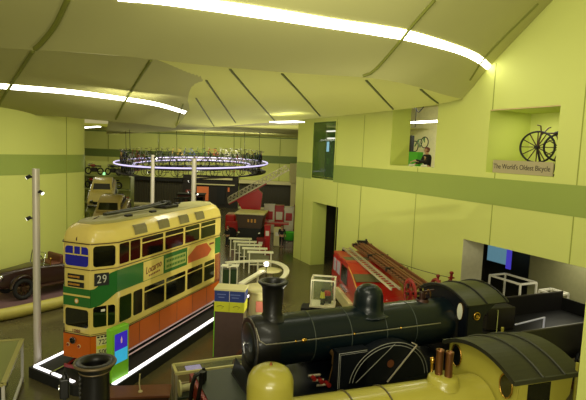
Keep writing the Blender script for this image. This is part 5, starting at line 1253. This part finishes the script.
MB().prism([(-.85, 1.35), (.85, 1.35), (1.0, 2.35), (-1.0, 2.35)], -.0, 1.8, Matrix(((1, 0, 0, 0), (0, 0, 1, 0), (0, 1, 0, 0), (0, 0, 0, 1)))).build('body', mat('van_brown', s(66, 46, 26), .4), vn)
MB().box((0, .9, 2.42), (2.2, 2.2, .14), bev=.04).build('roof', CREAM2, vn); MB().box((0, .9, .86), (1.7, 2.0, .98)).build('chassis', MATBLK, vn)
for k in range(3): MB().box((-.1 + k * .25, -.012, 1.9), (.12, .02, .26 - .05 * (k == 0))).build('lettering', GOLD, vn)
for x in (-.8, .8):
    for y in (.2, 1.6): MB().cyl((x - .1, y, .38), (x + .1, y, .38), .38, n=18).build('wheel', TYRE, vn)
for x in (-.75, .75): MB().sphere((x, -.14, 1.0), .14, n=10).build('headlamp', STEEL, vn)
def post_box(lab, x, y, w_, h, m_, cat, name):
    t = thing(name, lab, cat, (x, y, 0)); MB().box((0, 0, h / 2), (w_, w_, h), bev=.03).build('shaft', m_, t); MB().box((0, 0, h + .03), (w_ * 1.15, w_ * 1.15, .06)).build('cap', m_, t); MB().box((0, -w_ / 2 - .01, h * .7), (w_ * .6, .02, h * .2)).build('plate', WHITE, t); return t
post_box('tall red square post beside the cream portal stands', -1.72, 35.2, .42, 1.75, RED, 'post', 'red_post')
post_box('short red box at the foot of the tall red post', -2.15, 34.8, .5, .85, DRED, 'box', 'red_box')
post_box('cream notice board post right of the tall red post', -1.05, 37.0, .55, 1.3, CREAM2, 'board', 'notice_post')
tb = thing('red_table', 'red-topped table in the far hall left of the person in black', 'table', (-1.1, 38.6, 0)); MB().box((0, 0, 1.45), (1.7, .9, .1), bev=.02).build('tabletop', RED, tb)
for x in (-.75, .75):
    for y in (-.35, .35): MB().beam((x, y, 0), (x, y, 1.4), .07).build('leg', WHITE, tb)
for k, (x, y, w_, h, m_, nm, lab) in enumerate(((-2.0, 43, .9, 2.4, WHITE, 'white_cabinet', 'white cabinet under the dark shutter, left of the red display'), (-1.15, 43.5, .8, 2.3, RED, 'red_cabinet', 'red display cabinet under the dark shutter'), (-.3, 43.5, .8, 2.2, WHITE, 'white_cabinet', 'white cabinet under the dark shutter beside the wall end'), (.5, 44, .7, 2.3, DRED, 'red_cabinet', 'dark red cabinet half behind the right wall end'))):
    t = thing(nm, lab, 'cabinet', (x, y, 0)); MB().box((0, 0, h / 2), (w_, .5, h), bev=.03).build('case', m_, t); MB().box((0, -.26, h * .62), (w_ * .7, .02, h * .3)).build('front_panel', RED if m_ is WHITE else WHITE, t); MB().box((0, -.03, h + .03), (w_ * 1.05, .6, .06)).build('top', m_, t)
gt = thing('green_tub', 'bright green tub on the floor by the far end of the right wall', 'tub', (-.15, 36.6, .55)); MB().lathe([(.001, 0), (.36, 0), (.44, .55), (.46, .58), (.40, .56), (.34, .08), (.001, .06)], (0, 0, 0), 20).build('tub', GREEN, gt)
tg = thing('tub_stand', 'low black stand under the bright green tub', 'stand', (-.15, 36.6, 0)); MB().box((0, 0, .5), (.8, .6, .08)).build('top', MATBLK, tg)
for x in (-.33, .33):
    for y in (-.22, .22): MB().beam((x, y, 0), (x, y, .46), .06).build('leg', MATBLK, tg)
person('person in black standing in the far hall right of the tall red post', (-.72, 36.3, 0), R(15), 1.62, CLOTH, MATBLK, HAIRD, group='far visitors')
person('dark-clad person in the far hall beside the dark van', (-4.6, 35.6, 0), R(-40), 1.55, CLOTH, JEANS, HAIRD, group='far visitors')
# white box sign on the far wall end
o = MB().box((.1, 45.5, 5.1), (1.0, .8, 1.75), bev=.02).build('white_hoarding', CREAM2); o.location = (0, 0, 0); tag(o, 'plain cream box standing at the top of the lattice ladder', 'box')
o = MB().box((.1, 45.5, 2.1), (.7, .6, 4.2)).build('box_column', CREAM2); tag(o, 'plain cream column carrying the box at the top of the lattice ladder', 'column')
# warm-lit recess in the back wall
al = thing('warm_shopfront', 'dark shopfront with warm orange glow between the two dark shutters', 'shopfront', (-9.9, 59.4, 0))
MB().box((0, .2, 1.9), (6.6, .3, 3.8)).build('back_panel', mat('dark_brown_panel', s(34, 28, 20), .7), al); MB().box((.3, -.05, 3.45), (4.6, .4, .22)).box((.6, -.05, 2.75), (4.6, .3, .12)).build('cream_beam', CREAM2, al)
MB().box((-.9, -.02, 1.6), (1.4, .1, 1.7)).build('lit_window', WARM, al); MB().box((-2.3, -.02, 1.3), (1.2, .1, 1.4)).build('lit_window', mat('dim_warm', s(110, 50, 36), .6, emit=.15, ecol=s(150, 60, 40)), al)
MB().box((1.3, -.04, 1.5), (1.0, .12, 2.2)).build('dark_door', MATBLK, al); MB().box((2.2, -.06, 2.2), (.2, .1, .5)).build('wall_lamp', WARM, al)
mbus = thing('maroon_carriage', 'dark maroon carriage in front of the warm shopfront, beyond the tram roof', 'carriage', (-10.2, 50, 0), R(5))
MB().box((0, 0, 1.6), (2.6, 1.6, 1.5), bev=.1).build('body', mat('maroon_coach', s(84, 36, 30), .35), mbus); MB().box((0, 0, 2.4), (2.8, 1.8, .12), bev=.04).build('roof', MATBLK, mbus)
for x in (-.9, .0, .9): MB().box((x, -.81, 1.9), (.6, .03, .55)).build('window', GLASSD, mbus)
for x in (-.9, .9):
    for y in (-.8, .8): spoked_wheel(MB(), x, y, .56, .52, 12, .05).build('wheel', MATBLK, mbus)
for k, (x, y, h, lab) in enumerate(((-12.9, 44, 1.6, 'white crate behind the tram roof, left of the thin pole'), (-11.6, 40, 1.5, 'pale display box beyond the tram roof, right of the bronze saloon'))):
    t = thing('display_box', lab, 'box', (x, y, 0)); MB().box((0, 0, h / 2), (1.3, .8, h), bev=.03).build('case', CREAM2, t); MB().box((0, -.02, h + .04), (1.4, .9, .08)).build('lid', WHITE, t)
dk = thing('dark_engine_model', 'dark iron engine on a stand beyond the tram roof between the two poles', 'engine', (-9.0, 40, 0))
MB().box((0, 0, .9), (1.8, .9, 1.8), bev=.05).build('base', MATBLK, dk); MB().cyl((0, 0, 1.8), (0, 0, 2.9), .3, .2, 14).build('column', IRON, dk); MB().torus((.5, 0, 2.4), .55, .06, axis='Y').build('flywheel', IRON, dk); MB().beam((-.6, 0, 2.9), (.7, 0, 3.0), .12).build('beam_arm', IRON, dk)
# ------------------------------------------------------------------ light
def area(name, loc, target, size, power, col=(1, .95, .72), sy=None):
    L = bpy.data.lights.new(name, 'AREA'); L.energy = power; L.color = col; L.shape = 'RECTANGLE'; L.size = size; L.size_y = sy or size
    o = bpy.data.objects.new(name, L); C.objects.link(o); o.location = loc
    o.rotation_euler = (Vector(target) - Vector(loc)).to_track_quat('-Z', 'Y').to_euler()
    return o
wd = bpy.data.worlds.new('hall_ambient'); bpy.context.scene.world = wd; wd.use_nodes = True
bgn = wd.node_tree.nodes['Background']; bgn.inputs['Color'].default_value = (*s(226, 214, 150), 1); bgn.inputs['Strength'].default_value = .5
area('fill_behind_camera', (2, -6, 11), (3, 22, 5), 9, 780, sy=4)  # added frontal fill behind the camera, not a lamp of the hall
area('wall_fill', (0, 8, 10.5), (9, 18, 7), 5, 400, sy=2)  # unseen fill added to brighten the right wall
area('left_wall_fill', (-6, 20, 8.3), (-13, 25, 4), 3, 160, sy=1.5)  # unseen fill added for the curved left wall
area('back_hall_fill', (-10, 50, 8.4), (-10, 60, 5), 16, 800, sy=2)  # added fill that lifts the back wall
area('back_hall_fill', (-8, 53, 8.3), (-8, 50, 0), 10, 300, sy=4)  # second added fill, facing down over the far hall
area('mid_hall_fill', (-2, 22, 8.2), (-2, 24, 0), 3, 220, sy=1.5)  # added overhead fill for the middle of the hall
area('near_ceiling_fill', (-1, -4, 5), (-2, 16, 10.5), 6, 900, sy=2)  # unseen fill added to brighten the near ceiling folds
def spot(name, loc, target, power, ang, col=(1, .95, .72)):
    L = bpy.data.lights.new(name, 'SPOT'); L.energy = power; L.color = col; L.spot_size = R(ang); L.spot_blend = .8; L.shadow_soft_size = .04
    o = bpy.data.objects.new(name, L); C.objects.link(o); o.location = loc
    o.rotation_euler = (Vector(target) - Vector(loc)).to_track_quat('-Z', 'Y').to_euler()
spot('ceiling_fill', (2.0, 16.6, .6), (-1, 19, 9), 900, 150)  # added spot hidden behind the dark locomotive, brightens the ceiling
spot('ceiling_fill', (-9, 24, .4), (-9, 24, 9), 500, 150)  # added spot brightening the left ceiling fold

area('niche_lamp', WP(17.4, 8.8, .9), WP(17.4, 6.6, 1.2), 1, 22)
area('gallery_lamp', WP(8.5, 10.1, 3.5), WP(8, 5, 4), 2.5, 330)
area('gallery_lamp', WP(.5, 10.1, 3.0), WP(-1, 5, 4), 1.5, 60, (.8, 1, .6))
area('partition_fill', WP(18.5, 4.1, 2.2), WP(19.5, 1, 3.2), 2, 90)  # added fill aimed at the olive partition
spot('ceiling_fill', (-3.1, 37.8, 2.62), (-2.6, 34.8, 9.2), 1500, 118)  # added spot above the van roof, brightens the ceiling panel overhead
spot('ceiling_fill', (-1.05, 19.4, .3), (-1, 24, 9), 500, 120)  # added spot hidden behind the drum plinth, brightens the ceiling
spot('far_ceiling_fill', (-10, 52, 3.5), (-10, 48, 9), 900, 160)  # added spot that lifts the far ceiling
sc = bpy.context.scene
sc.view_settings.view_transform = 'Standard'; sc.view_settings.look = 'None'; sc.view_settings.exposure = 0
sc.cycles.max_bounces = 8; sc.cycles.use_denoising = True
sc.cycles.caustics_reflective = False; sc.cycles.caustics_refractive = False
sc.cycles.sample_clamp_indirect = 6
